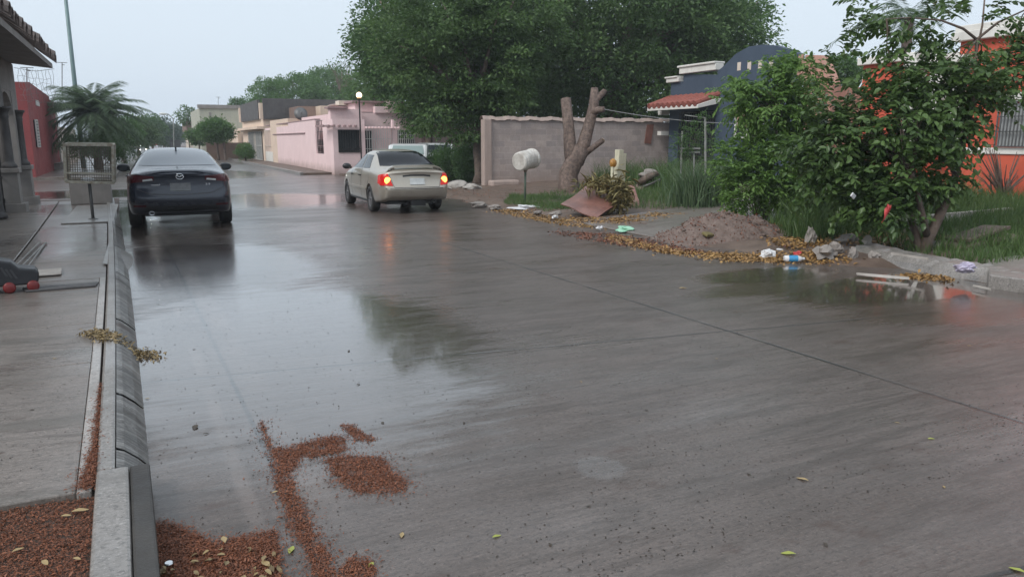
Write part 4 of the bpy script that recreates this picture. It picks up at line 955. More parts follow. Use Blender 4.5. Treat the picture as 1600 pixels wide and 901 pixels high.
# ------------------------------------------------------------------ block wall and its end pier
wl = at_y(755, 183, 23.9)
T = thing('block_wall', 'long grey concrete block wall behind the cut tree trunk', 'wall', (wl.x, 23.9, 0))
w = MB(); w.box(wl.x+.25, 18.4, 23.9, 24.08, 0, wl.z-.1); w.build('masonry', M['block'], T, bevel=.01)
w = MB(); w.box(wl.x, wl.x+.28, 23.82, 24.12, 0, wl.z-.08); w.build('end_pier', M['tan_plaster'], T, bevel=.02)
w = MB(); w.grid(lambda u, v: Vector((wl.x-.03+u*(18.4-wl.x), 23.83+(v if v in (0, 1) else v)*.32 if True else 0, wl.z-.09+.12*(1 if 0 < v < 1 else 0)+.02*math.sin(u*60)+.012*math.sin(u*173))), 80, 4); w.build('mortar_top', M['tan_plaster'], T)
w = MB(); p = at_y(1016, 195, 23.88); q_ = at_y(1012, 225, 23.88); w.prism([(p.x-.14, 23.895, p.z), (p.x+.16, 23.895, p.z+.02), (q_.x+.14, 23.895, q_.z), (q_.x-.15, 23.895, q_.z+.03)], (0, -.03, 0)); tag(w.build('rusty_plate', M['sheet']), 'small rusty board fixed high on the block wall near the blue house', 'board')
c = gnd(772, 292); w = MB(); w.box(wl.x+.1, wl.x+1.15, 23.4, 23.8, 0, .30); tag(w.build('masonry_stub', M['tan_plaster'], bevel=.06), 'low broken masonry stub at the foot of the block wall end', 'block')
for i, (u, v, s_, lb) in enumerate(((715, 293, .35, 'flat broken concrete lump on the corner behind the champagne car'), (738, 296, .28, 'small concrete lump beside the wall end tree'), (699, 296, .13, 'little pale stone behind the champagne car'), (690, 291, .1, 'tiny pale stone nearest the champagne car tail light'))):
    p = gnd(u, v, .08); w = MB(); blob(w, p+Vector((0, 0, s_*.25)), (s_, s_*.8, s_*.42), i, .5); tag(w.build('concrete_lump', M['palestone']), lb, 'stone')

# cut tree trunk
b = gnd(888, 304, .05); d = dep(b); T = thing('cut_tree', 'leafless pruned tree trunk with sawn off limbs in front of the block wall', 'tree', b)
def D(u, v, k=0): return at_d(u, v, d+k)
w = MB()
w.tube([b-Vector((0, 0, .1)), D(889, 290), D(888, 272), D(898, 252), D(909, 232)], [.37, .31, .28, .27, .25], 14, .12)
w.tube([D(895, 262), D(891, 235), D(889, 200), D(884, 155, .1)], [.20, .185, .17, .155], 12, .12)
w.tube([D(900, 254), D(912, 225), D(922, 190), D(928, 165), D(929, 138)], [.24, .20, .165, .15, .11], 12, .12)
w.tube([D(925, 172), D(932, 155), D(945, 142)], [.12, .10, .08], 10, .12)
w.tube([D(912, 240), D(925, 232, -.1), D(942, 219, -.25)], [.12, .09, .08], 10, .12)
w.tube([D(922, 178), D(935, 172, -.2), D(944, 171, -.3)], [.11, .1, .09], 8, .12)
w.build('trunk', M['barkdead'], T, smooth=True)
for (u, v, k, r0, dx) in ((884, 155, .1, .14, 0), (929, 138, 0, .10, 0), (945, 142, 0, .07, .3), (942, 219, -.25, .07, .8)):
    c = D(u, v, k); w = MB(); w.tube([c, c+Vector((dx*.02, 0, .012))], [r0, r0*.96], 10, .1); w.build('sawn_end', M['cut'], T)

# bucket post
b = gnd(820, 322, .03); Yb = b.y; T = thing('bucket_mailbox', 'whitewashed bucket lying sideways on top of a green post on the verge', 'bucket on post', b)
w = MB(); tp = at_y(821, 262, Yb); w.tube([b-Vector((0, 0, .1)), (tp.x, Yb, tp.z+.05)], .028, 8); w.build('post', M['greenpost'], T, smooth=True)
w = MB(); w.tube([(tp.x, Yb, tp.z-.12), (tp.x, Yb, tp.z+.05)], [.03, .09], 10); w.build('bracket', M['mesh'], T)
c = at_y(822, 250, Yb); Mx = Matrix.Translation(c)@Matrix.Rotation(R(-8), 4, 'Y')@Matrix.Rotation(R(25), 4, 'Z')@Matrix.Rotation(R(90), 4, 'Y')
w = MB(); w.lathe([(0, -.29), (.20, -.29), (.225, -.27), (.225, -.2), (.235, -.19), (.235, .2), (.25, .21), (.25, .27), (.235, .275), (.23, .25), (.21, .0), (0, -.05)], 24, Mx); w.build('bucket', M['bucket'], T, smooth=False)

# cream post with orange cap
b = at_y(962, 292, 18.4); b.z = 0; t0 = at_y(967, 234, 18.4); T = thing('utility_post', 'short cream square post with an orange cap beside it in the weeds', 'post', (t0.x, 18.4, 0))
w = MB(); w.obox((t0.x, 18.4, t0.z/2), (.19, .17, t0.z), (0, R(2), R(14))); w.build('square_post', M['postpaint'], T, bevel=.01)
w = MB(); w.obox((t0.x+.17, 18.45, t0.z/2-.05), (.13, .14, t0.z-.1), (0, R(2), R(14))); w.build('second_post', M['postpaint'], T, bevel=.01)
c = at_y(958, 255, 18.2); w = MB(); w.tube([(c.x-.02, 18.2, 0), (c.x-.02, 18.2, c.z)], .05, 10); w.build('pipe', M['postpaint'], T)
w = MB(); blob(w, c, (.11, .09, .13), 4, .1); w.build('cap', M['orangecap'], T, smooth=True)

# wire from the cut tree to the blue house
w = MB(); a = D(944, 171, -.3); e = at_x(1250, 192, 18.0); mid = [a.lerp(e, t)-Vector((0, 0, .35*4*t*(1-t)*.5)) for t in [i/16 for i in range(17)]]
w.tube(mid, .012, 5); tag(w.build('overhead_wire', M['wire']), 'thin sagging wire from the cut tree towards the blue house', 'wire')

# ------------------------------------------------------------------ blue house
X = 18.0
def bx(u, v, X_=X): return at_x(u, v, X_)
ye = 23.5
z1 = bx(1048, 130).z; z2 = bx(1120, 110).z
y1 = bx(1068, 120).y; y2 = bx(1122, 120).y; y3 = bx(1246, 90).y
T = thing('blue_house', 'dark blue house with curved gable, small red tiled canopy and cream copings', 'house', (X, ye, 0))
pts = [(y3, 0), (y3, bx(1246, 84).z)]
for u, v in ((1230, 77), (1210, 71), (1190, 70), (1170, 73), (1150, 84), (1138, 96), (1128, 106), (1120, 112)): p = bx(u, v); pts.append((p.y, p.z))
pts += [(y2, z2-.15), (y1, bx(1068, 116).z), (y1, z1), (ye, z1), (ye, 0)]
zbody = at_x(1310, 126, X+1.5).z-.25
w = MB(); w.prism([(X, y, z) for y, z in pts], (.28, 0, 0)); w.box(X+.28, X+9, y3+.05, ye, 0, zbody); w.build('wall', M['blue'], T)
w = MB(); zc = bx(1068, 116).z; w.box(X-.12, X+.25, y2+.02, y1+.12, zc+.0, zc+.22); w.box(X-.18, X+.3, y2+.02, y1+.18, zc+.22, zc+.29)
w.box(X-.12, X+.25, y1+.14, ye+.15, z1+.01, z1+.16); w.box(X-.17, X+.3, y1+.2, ye+.2, z1+.16, z1+.22); w.build('coping', M['white'], T, bevel=.02)
# tiled canopy
ct = bx(1118, 150); cb = bx(1118, 162, X-.9); ya_, yb_ = ct.y-.3, ye+.05
w = MB(); w.prism([(X-.005, ya_, ct.z-.25), (X-1.0, ya_, cb.z-.12), (X-1.0, ya_, cb.z+.0), (X-.005, ya_, ct.z-.05)], (0, yb_-ya_, 0)); w.build('canopy_slab', M['white'], T, bevel=.01)
w = MB(); nT = int((yb_-ya_)/.26)
for i in range(nT):
    y = ya_+.13+i*(yb_-ya_)/nT
    for k in range(3):
        w.tube([(X-1.04+k*.32, y, cb.z+.04+k*(ct.z-cb.z)*.33), (X-1.04+k*.32+.40, y, cb.z+.05+(k+1.2)*(ct.z-cb.z)*.33)], [.105, .09], 8)
w.build('roof_tiles', M['tilered'], T)
w = MB()
for u in (1155, 1171, 1188, 1205):
    w = MB(); p = bx(u, 104 if u < 1165 else 103 if u < 1180 else 101); w.box(X-.012, X+.05, p.y-.08, p.y+.08, p.z-.13, p.z+.13); w.build('vent_opening', M['cream'], T)
py = bx(1100, 200)
w = MB(); w.box(X-.02, X+.03, bx(1117, 200).y, ye-.7, .3, 2.65); w.build('porch_opening', M['pane'], T)
grille('porch_grille', M['dkmetal'], T, (X-.08, bx(1117, 200).y, 0), (X-.08, ye-.7, 0), .3, 2.6, 14, 3, .03)
wy0, wy1 = bx(1200, 190).y, bx(1150, 190).y; wz0, wz1 = bx(1175, 215).z, bx(1175, 172).z
w = MB(); w.box(X-.02, X+.03, wy0, wy1, wz0, wz1); f = w.build('window', M['pane'], T)
grille('window_grille', M['iron'], f, (X-.1, wy0, 0), (X-.1, wy0+.65, 0), wz0-.1, wz1, 5, 3, .03)
w = MB(); my = bx(1178, 190).y
for y in (my-.25, my+.2, wy1-.05): w.beam((X-.05, y, wz0), (X-.05, y, wz1), .06)
for z in (wz0, wz1): w.beam((X-.05, my-.3, z), (X-.05, wy1, z), .05)
w.build('window_frame', M['white'], f)
w = MB(); w.box(X-.04, X-.021, my+.25, wy1-.1, wz0+.35, wz1-.05); w.build('curtain', M['salmon'], f)
w = MB(); p = bx(1212, 190); w.box(X-.12, X+.02, p.y-.12, p.y+.12, p.z-.15, p.z+.12); w.build('meter_box', M['dkmetal'], T)
for dz in (1.15, 1.9):
    w = MB(); w.box(X-.35, X+.0, ye+.02, ye+.25, z1-dz, z1-dz+.15); w.build('corner_bracket', M['white'], T)

# salmon tiled gable, white wall, orange house
y4 = bx(1285, 120).y; T = thing('salmon_house', 'salmon coloured house flank with sloping top squeezed beside the blue house', 'house', (X+.3, y4, 0))
pA, pB, pC = bx(1247, 80), bx(1262, 95), bx(1280, 125)
w = MB(); w.prism([(X+.3, y4-.1, .0), (X+.3, y4-.1, bx(1282, 130).z), (X+.3, pB.y-.2, pB.z+.15), (X+.3, y3-.02, pA.z-.1), (X+.3, y3-.02, 0)], (.35, 0, 0)); w.box(X+.66, X+7, y4-.1, y3-.1, 0, zbody); w.build('wall', M['salmon'], T)
w = MB()
for k in range(7):
    t = k/6; p = pA.lerp(pC, t); w.tube([(X+.12, p.y, p.z-.1), (X+.12, p.y-.02, p.z-.75)], [.09, .1], 7)
w.build('wall_tiles', M['salmon'], T)
y5 = bx(1338, 120).y
T = thing('white_wall_house', 'plain white house wall between the salmon flank and the orange house', 'house', (X+1.5, y5, 0))
w = MB(); zz = at_x(1310, 126, X+1.5).z; w.box(X+1.5, X+8, y5-1.5, y4-.12, 0, zz); w.build('wall', M['white'], T)
# orange house: two storey-high corner blocks, white cornices, white pilasters, barred window
T = thing('orange_house', 'bright orange red house with white cornices and white pilasters behind the big bush', 'house', (X, y5, 0))
yA, yB, yC = y5, bx(1418, 100).y, bx(1500, 80).y; zA = bx(1380, 98).z; zB = bx(1500, 66).z
w = MB(); w.box(X+.25, X+9, yB, yA, 0, zA); w.box(X+.8, X+9, yC, yB, 0, zA-.1); w.box(X, X+9, 5, yC, 1.47, zB); w.box(X-.02, X+9, 5, yC, 0, 1.31); w.build('wall', M['orange'], T)
w = MB(); w.box(X+.1, X+9.1, yB-.1, yA+.1, zA, zA+.2); w.box(X-.18, X+9.1, 4.8, yC+.15, zB, zB+.22); w.box(X-.12, X+9.1, 4.8, yC+.1, zB+.22, zB+.36); w.box(X+.62, X+9, yC+.16, yB-.11, zA-.08, zA+.15)
w.box(X-.06, X+.1, 5, yC, 1.315, 1.465)
w.build('cornice', M['white'], T, bevel=.02)
for u in (1425, 1462, 1500):
    p = bx(u, 150); w = MB(); w.box(X-.10, X+.3, p.y-.16, p.y+.16, 1.47, zA-.2); w.box(X-.16, X+.3, p.y-.22, p.y+.22, zA-.2, zA-.02); w.build('pilaster', M['white'], T, bevel=.02)
w = MB(); w.box(X-.03, X+.05, bx(1640, 200).y, bx(1562, 200).y, 1.5, 2.45); f = w.build('window', M['plate'], T)
grille('window_grille', M['polegrey'], f, (X-.12, bx(1640, 200).y, 0), (X-.12, bx(1562, 200).y, 0), 1.5, 2.5, 14, 3, .025)
w = MB(); w.box(X-.08, X+.04, bx(1645, 200).y, bx(1558, 200).y, 2.5, 2.7); w.build('lintel', M['white'], f)
# pale strip kerb in the orange house yard
w = MB(); a, c = gnd(1450, 342, .3), gnd(1580, 330, .3); w.beam(a, c, .14, .1); tag(w.build('garden_edging', M['palestone']), 'long pale edging strip lying in the grass before the orange house', 'edging')
w = MB(); a, c = gnd(1395, 345, .25), gnd(1700, 325, .25); w.prism([a+Vector((0, .5, -.2)), a+Vector((0, -.4, -.2)), c+Vector((0, -.4, -.2)), c+Vector((0, .5, -.2))], (0, 0, .18)); tag(w.build('yard_path', M['kerb']), kind='structure')
# tree behind roofs
qt(1315, 110, 28, 24, 36, 'lf_light', 'light green tree showing above the white wall', n=140, name='garden_tree', size=.13)
c = at_d(1420, 30, 27); T = thing('tall_palm', 'large feathery palm crown behind the orange house', 'palm', (c.x, c.y, 0))
w = MB(); w.tube([(c.x, c.y, 0), (c.x, c.y, c.z)], [.22, .16], 10, .15); w.build('trunk', M['bark'], T)
for i in range(20):
    a = i*2.399; el = random.uniform(-.1, 1.1); ln = random.uniform(2.2, 3.0); dv = Vector((math.cos(a)*math.cos(el), math.sin(a)*math.cos(el), math.sin(el))); K = 14
    pts = [c+dv*ln*t-Vector((0, 0, 1.3*t*t)) for t in [k/K for k in range(K+1)]]; P = []; DD = []
    for k in range(2, K*3):
        t = k/3; j = int(t); p = pts[j].lerp(pts[min(j+1, K)], t-j); tg = (pts[min(j+1, K)]-pts[j-1 if j else 0]).normalized(); sd = tg.cross(Vector((0, 0, 1))).normalized()
        for sg in (-1, 1): P.append(list(p)); DD.append(list((sd*sg+tg*.5-Vector((0, 0, .4))).normalized()*3))
    leaves('frond', np.array(P), M['lf_palm'], T, np.array(DD), .45, .06, None, jit=.15, up=.4, fold=.02)

# ------------------------------------------------------------------ cars: lofted body, everything else projected onto it
def lerpst(st, y):
    for a, b in zip(st, st[1:]):
        if a[0] <= y <= b[0]: t = (y-a[0])/(b[0]-a[0]); return [a[i]+(b[i]-a[i])*t for i in range(len(a))]
def car_body(T, st, mat, wheels, wr, rear_off, front_off, archw=.24):
    """stations (y, halfwidth, z_bottom, z_shoulder, roof_halfwidth, z_roof)"""
    def section(s, off):
        y, w, zb, zs, rw, zr = s; h = min(.10, (zr-zs)*.5)
        k = [(w*.88, zb), (w*.955, zb+.03), (w*.985, zb+.16), (w, .58), (w*.985, zs-.16), (w*.955, zs-.02), (w*.955+(rw+.05-w*.955)*.48, zs+(zr-h-zs)*.46), (rw+.045, zr-h), (rw*.86, zr-h*.32), (rw*.45, zr-h*.05), (0, zr)]
        return [(x, y+off[i], z) for i, (x, z) in enumerate(k)]
    secs = []
    n = len(st)
    for i, s in enumerate(st):
        tr = max(0, 1-i/2.0); tf = max(0, 1-(n-1-i)/2.0)
        off = [rear_off[k]*tr+front_off[k]*tf for k in range(11)]
        secs.append(section(s, off))
    w = MB(); V = []; K = 21
    for sc in secs:
        V += [(-x, y, z) for x, y, z in sc]+[(x, y, z) for x, y, z in reversed(sc[:-1])]
    F_ = []
    for i in range(n-1):
        for j in range(K-1): F_.append((i*K+j, i*K+j+1, (i+1)*K+j+1, (i+1)*K+j))
        F_.append((i*K+K-1, i*K, (i+1)*K, (i+1)*K+K-1))
    # caps: rows across with bulge
    for end, bulge in ((0, -.07), (n-1, .10)):
        rows = []
        for k in range(11):
            x, y, z = secs[end][k]
            if k == 10: rows.append([end*K+10]); continue
            row = [end*K+k]
            for t in (-.72, -.36, 0, .36, .72):
                V.append((x*t, y+bulge*(1-t*t)*(1 if k < 9 else .5), z+(.012*(1-t*t) if k > 4 else 0))); row.append(len(V)-1)
            row.append(end*K+K-1-k); rows.append(row)
        for k in range(9):
            for j in range(6): 
                q = (rows[k][j], rows[k][j+1], rows[k+1][j+1], rows[k+1][j]); F_.append(q)
        for j in range(6): F_.append((rows[9][j], rows[9][j+1], rows[10][0]))
    w.add(V, F_)
    o = w.build('body', mat, T, smooth=True, sub=2, world=False)
    dg = bpy.context.evaluated_depsgraph_get(); ev = o.evaluated_get(dg); me2 = bpy.data.meshes.new_from_object(ev)
    bm = bmesh.new(); bm.from_mesh(me2); bvh = BVHTree.FromBMesh(bm); bm.free()
    o.modifiers.clear(); old = o.data; o.data = me2
    # wheel arches
    cut = MB()
    for x, y in wheels:
        sgn = 1 if x > 0 else -1
        cut.lathe([(0, -archw), (wr+.055, -archw), (wr+.055, archw), (0, archw)], 32, Matrix.Translation((sgn*(abs(x)+.10), y, wr+.0))@Matrix.Rotation(R(90), 4, 'Y'))
    # rotate about Y puts axis along X
    c = cut.build('cut', None, None); 
    bm = bmesh.new(); bm.from_mesh(c.data); bmesh.ops.remove_doubles(bm, verts=bm.verts, dist=1e-4); bmesh.ops.recalc_face_normals(bm, faces=bm.faces); bm.to_mesh(c.data); bm.free()
    bo = o.modifiers.new('arch', 'BOOLEAN'); bo.operation = 'DIFFERENCE'; bo.object = c; bo.solver = 'EXACT'
    # the cutter sits in the car's local frame
    c.parent = T
    bpy.context.view_layer.update()
    dg = bpy.context.evaluated_depsgraph_get(); me3 = bpy.data.meshes.new_from_object(o.evaluated_get(dg))
    o.modifiers.clear(); o.data = me3; bpy.data.objects.remove(c)
    me3.materials.clear(); me3.materials.append(mat)
    me3.shade_smooth(); me3.set_sharp_from_angle(angle=R(40))
    return o, bvh
def patch(name, bvh, mat, parent, cor, axis, off=.006, nu=12, nv=8, skirt=.012, smooth=True, mb=None):
    """quad patch given by 4 corners in a plane, projected on the body. axis: 'rear' (x,z), 'left'/'right' (y,z), 'top' (x,y)"""
    own = mb is None; mb = mb or MB()
    def hit(a, b):
        if axis == 'rear': o_, d = Vector((a, -5, b)), Vector((0, 1, 0))
        elif axis == 'front': o_, d = Vector((a, 9, b)), Vector((0, -1, 0))
        elif axis == 'left': o_, d = Vector((-5, a, b)), Vector((1, 0, 0))
        elif axis == 'right': o_, d = Vector((5, a, b)), Vector((-1, 0, 0))
        else: o_, d = Vector((a, b, 5)), Vector((0, 0, -1))
        h = bvh.ray_cast(o_, d)
        return (h[0], h[1] if h[1].dot(d) < 0 else -h[1]) if h[0] else None
    c = [Vector(p) for p in cor]; pts = {}; last = None
    for j in range(nv+1):
        for i in range(nu+1):
            u, v = i/nu, j/nv; p = c[0].lerp(c[1], u).lerp(c[3].lerp(c[2], u), v); h = hit(p.x, p.y)
            if h: pts[i, j] = h
    idx = {}; V = []
    for k, (p, n) in pts.items():
        edge = k[0] in (0, nu) or k[1] in (0, nv)
        idx[k] = len(V); V.append(p+n*(off if not edge else off)); 
    F_ = []
    for j in range(nv):
        for i in range(nu):
            q = [(i, j), (i+1, j), (i+1, j+1), (i, j+1)]
            if all(k in idx for k in q): F_.append(tuple(idx[k] for k in q))
    # skirt
    ring = [(i, 0) for i in range(nu+1)]+[(nu, j) for j in range(1, nv+1)]+[(i, nv) for i in range(nu-1, -1, -1)]+[(0, j) for j in range(nv-1, 0, -1)]
    ring = [k for k in ring if k in idx]; base = {}
    for k in ring: base[k] = len(V); V.append(pts[k][0]-pts[k][1]*skirt)
    for a, b in zip(ring, ring[1:]+ring[:1]): F_.append((idx[a], idx[b], base[b], base[a]))
    mb.add(V, F_)
    return mb.build(name, mat, parent, smooth=False, world=False) if own else mb
def seam(mb, bvh, pts, axis, wd=.008, off=.003):
    for (a0, b0), (a1, b1) in zip(pts, pts[1:]):
        d = Vector((a1-a0, b1-b0)); n = Vector((-d.y, d.x)).normalized()*wd/2
        patch('', bvh, None, None, [(a0-n.x, b0-n.y), (a1-n.x, b1-n.y), (a1+n.x, b1+n.y), (a0+n.x, b0+n.y)], axis, off, max(1, int(d.length/.08)), 1, .004, mb=mb)
def wheel(T, x, y, r, wd, rimmat, spokes=7):
    sgn = 1 if x > 0 else -1
    Mx = Matrix.Translation((x, y, r))@Matrix.Rotation(R(90)*sgn, 4, 'Y')
    w = MB(); w.lathe([(r*.62, -wd/2), (r*.93, -wd/2), (r, -wd*.36), (r, wd*.36), (r*.94, wd/2), (r*.66, wd/2+.004), (r*.62, wd*.42)], 36, Mx); t = w.build('wheel', M['rubber'], T, smooth=True, world=False)
    w = MB(); w.lathe([(r*.66, wd*.46), (r*.62, wd*.40), (r*.60, wd*.1), (r*.58, 0), (0, 0)], 36, Mx); w.lathe([(0, wd*.42), (r*.12, wd*.42), (r*.14, wd*.3), (r*.14, 0)], 16, Mx)
    for k in range(spokes):
        a = 2*math.pi*k/spokes
        p = [Vector((math.cos(a+q)*rr, math.sin(a+q)*rr, z)) for q, rr, z in ((-.35, r*.12, wd*.36), (.35, r*.12, wd*.36), (.14, r*.63, wd*.40), (-.14, r*.63, wd*.40))]
        w.prism([Mx@q for q in p], Mx.to_3x3()@Vector((0, 0, -.03)))
    w.build('rim', rimmat, t, smooth=False, world=False)
    w = MB(); w.lathe([(0, wd*.44), (r*.1, wd*.44), (r*.1, wd*.40)], 12, Mx); w.build('hub_cap', M['blackplastic'], t, world=False)

# ---- dark sedan
dk = Vector((.66, 16.35, 0))
T = thing('parked_sedan', 'dark navy sedan parked at the left kerb, seen from behind', 'car', dk, R(-1.2))
s_ = 1.03
st = [(-.97,.72,.33,.90,.56,1.02),(-.93,.79,.30,.92,.62,1.075),(-.80,.86,.26,.95,.66,1.09),(-.45,.89,.24,.98,.68,1.115),(.05,.90,.2,.985,.60,1.33),(.55,.90,.18,.98,.575,1.435),(1.15,.90,.18,.965,.575,1.46),(1.75,.895,.18,.95,.565,1.42),(2.35,.89,.18,.93,.62,1.14),(2.65,.885,.18,.91,.68,.99),(3.1,.865,.2,.84,.66,.93),(3.45,.80,.22,.74,.6,.80),(3.62,.66,.25,.62,.5,.68)]
ro = [.12,.05,.0,-.03,.04,.03,.02,.0,-.02,-.03,-.03]; fo = [0]*11
wh = [(-.79, 0), (.79, 0), (-.79, 2.70), (.79, 2.70)]
body, bvh = car_body(T, st, M['navy'], wh, .325, ro, fo)
patch('rear_window', bvh, M['glassfog'], T, [(-.66, 1.135), (.66, 1.135), (.50, 1.40), (-.50, 1.40)], 'rear', .005, 18, 10)
for sd in ('left', 'right'):
    patch('side_window', bvh, M['glass'], T, [(.08, 1.03), (.85, 1.01), (.92, 1.34), (.42, 1.33)], sd, .005)
    patch('side_window', bvh, M['glass'], T, [(.92, 1.01), (2.25, 1.0), (1.72, 1.32), (.98, 1.34)], sd, .005)
    w = MB(); seam(w, bvh, [(.88, .3), (.88, 1.0)], sd); seam(w, bvh, [(.1, 1.0), (.02, .75), (.32, .35)], sd); seam(w, bvh, [(1.95, .3), (2.05, .95)], sd); seam(w, bvh, [(.3, .28), (2.3, .28)], sd, .02); w.build('door_seam', M['blackplastic'], T, world=False)
    w = MB(); sg = -1 if sd == 'left' else 1
    for y in (.98, 1.85):
        w = MB(); w.tube([(sg*.905, y-.12, .9), (sg*.925, y-.06, .9), (sg*.925, y, .9), (sg*.905, y+.04, .9)], .014, 6); w.build('door_handle', M['navy'], T, smooth=True, world=False)
    w = MB(); blob(w, (sg*1.0, 2.0, 1.03), (.125, .10, .085), 3, .05, 8); mr = w.build('mirror', M['blackplastic'], T, smooth=True, world=False)
    w = MB(); w.obox((sg*1.0, 1.895, 1.03), (.17, .012, .11), (R(4), 0, 0)); w.build('mirror_glass', M['glass'], mr, bevel=.01, world=False)
    w = MB(); w.beam((sg*.88, 2.03, .98), (sg*.96, 2.0, 1.0), .04); w.build('mirror_arm', M['blackplastic'], mr, world=False)
patch('windscreen', bvh, M['glass'], T, [(-.66, 1.05), (.66, 1.05), (.52, 1.38), (-.52, 1.38)], 'front', .005)
patch('trunk_panel', bvh, M['navy'], T, [(-.52, .66), (.52, .66), (.50, 1.0), (-.50, 1.0)], 'rear', .006, 16, 10, .008)
for sg in (-1, 1):
    tl = patch('tail_light', bvh, M['tail'], T, [(sg*.42, .89), (sg*.86, .84), (sg*.86, .985), (sg*.42, .965)], 'rear', .012, 14, 6, .02)
    patch('lamp_stripe', bvh, M['plate'], tl, [(sg*.44, .895), (sg*.60, .875), (sg*.60, .905), (sg*.45, .925)], 'rear', .02, 6, 2)
    patch('tail_light', bvh, M['tail'], T, [(-.93, .86), (-.66, .87), (-.62, .975), (-.93, .97)], 'left' if sg < 0 else 'right', .010, 8, 5, .02)
    patch('reflector', bvh, M['tail'], T, [(sg*.58, .43), (sg*.78, .43), (sg*.78, .46), (sg*.58, .46)], 'rear', .008, 6, 2)
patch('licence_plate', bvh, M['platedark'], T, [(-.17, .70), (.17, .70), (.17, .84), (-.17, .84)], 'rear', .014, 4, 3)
w = MB(); seam(w, bvh, [(-.88, .80), (-.7, .74), (-.50, .65), (0, .63), (.50, .65), (.7, .74), (.88, .80)], 'rear', .012); w.build('bumper_seam', M['blackplastic'], T, world=False)
w = MB(); seam(w, bvh, [(-.56, .99), (-.3, 1.035), (.3, 1.035), (.56, .99)], 'rear', .02, .02); w.build('trunk_lip', M['navy'], T, world=False)
patch('lower_bumper', bvh, M['blackplastic'], T, [(-.60, .34), (.60, .34), (.66, .44), (-.66, .44)], 'rear', .008, 14, 4)
# oval emblem with wing strokes
h = bvh.ray_cast(Vector((0, -5, .955)), Vector((0, 1, 0)))[0]; ey = h.y-.022
w = MB(); w.tube([(.062*math.cos(a), ey, .955+.048*math.sin(a)) for a in [2*math.pi*k/24 for k in range(25)]], .007, 6)
w.tube([(-.058, ey, .962), (-.035, ey, .968), (-.015, ey, .955), (0, ey, .945), (.015, ey, .955), (.035, ey, .968), (.058, ey, .962)], .007, 6); w.build('emblem', M['chrome'], T, smooth=True, world=False)
def badge(x0, x1, z, txt):
    cu = bpy.data.curves.new('badge', 'FONT'); cu.body = txt; cu.size = .042; cu.extrude = .003; o = bpy.data.objects.new('badge', cu); COL.objects.link(o)
    dg = bpy.context.evaluated_depsgraph_get(); me = bpy.data.meshes.new_from_object(o.evaluated_get(dg)); bpy.data.objects.remove(o)
    hh = bvh.ray_cast(Vector(((x0+x1)/2, -5, z)), Vector((0, 1, 0)))[0]; wdt = max(v.co.x for v in me.vertices) or 1
    k = (x1-x0)/wdt
    for v in me.vertices: v.co = Vector((x0+v.co.x*k, hh.y-.018+v.co.z, z+v.co.y))
    me.update(); link('badge', me, M['chrome'], T)
badge(-.47, -.33, .80, 'mazda3')
badge(.42, .50, .80, '2.5')
w = MB(); w.lathe([(.035, -.04), (.04, -.04), (.04, .05), (.035, .05)], 14, Matrix.Translation((-.5, -.88, .31))@Matrix.Rotation(R(90), 4, 'X')); w.build('exhaust', M['chrome'], T, world=False)
w = MB(); w.box(-.62, .62, -.55, 2.9, .22, .34); w.build('underbody', M['blackplastic'], T, world=False)
w = MB(); w.prism([(-.015, .30, 1.385), (-.015, .50, 1.41), (-.015, .33, 1.46), (-.015, .29, 1.46)], (.03, 0, 0)); w.build('roof_antenna', M['navy'], T, world=False)
for x, y in wh: wheel(T, x, y, .325, .215, M['rimdark'], 8)
T.scale = (s_, s_, s_)

# ---- champagne sedan
sv = Vector((5.60, 17.35, 0))
T = thing('driving_sedan', 'champagne gold sedan with glowing tail lights and a boot spoiler driving away', 'car', sv, R(-2))
st = [(-.98,.66,.36,.86,.54,.965),(-.93,.75,.32,.885,.60,1.0),(-.78,.825,.27,.92,.64,1.02),(-.40,.85,.22,.95,.66,1.045),(.12,.855,.19,.955,.59,1.31),(.50,.855,.18,.955,.565,1.42),(1.05,.855,.18,.94,.56,1.44),(1.55,.855,.18,.93,.54,1.38),(2.15,.85,.18,.91,.60,1.09),(2.45,.845,.18,.89,.64,.95),(2.95,.82,.2,.80,.6,.86),(3.3,.76,.24,.68,.55,.72),(3.48,.62,.28,.58,.48,.63)]
ro = [.05,.0,-.05,-.07,.0,.02,.02,.0,-.01,-.01,-.01]
wh = [(-.745, 0), (.745, 0), (-.745, 2.535), (.745, 2.535)]
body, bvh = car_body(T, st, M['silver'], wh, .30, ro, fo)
patch('rear_window', bvh, M['tint'], T, [(-.65, 1.06), (.65, 1.06), (.515, 1.375), (-.515, 1.375)], 'rear', .005, 18, 10)
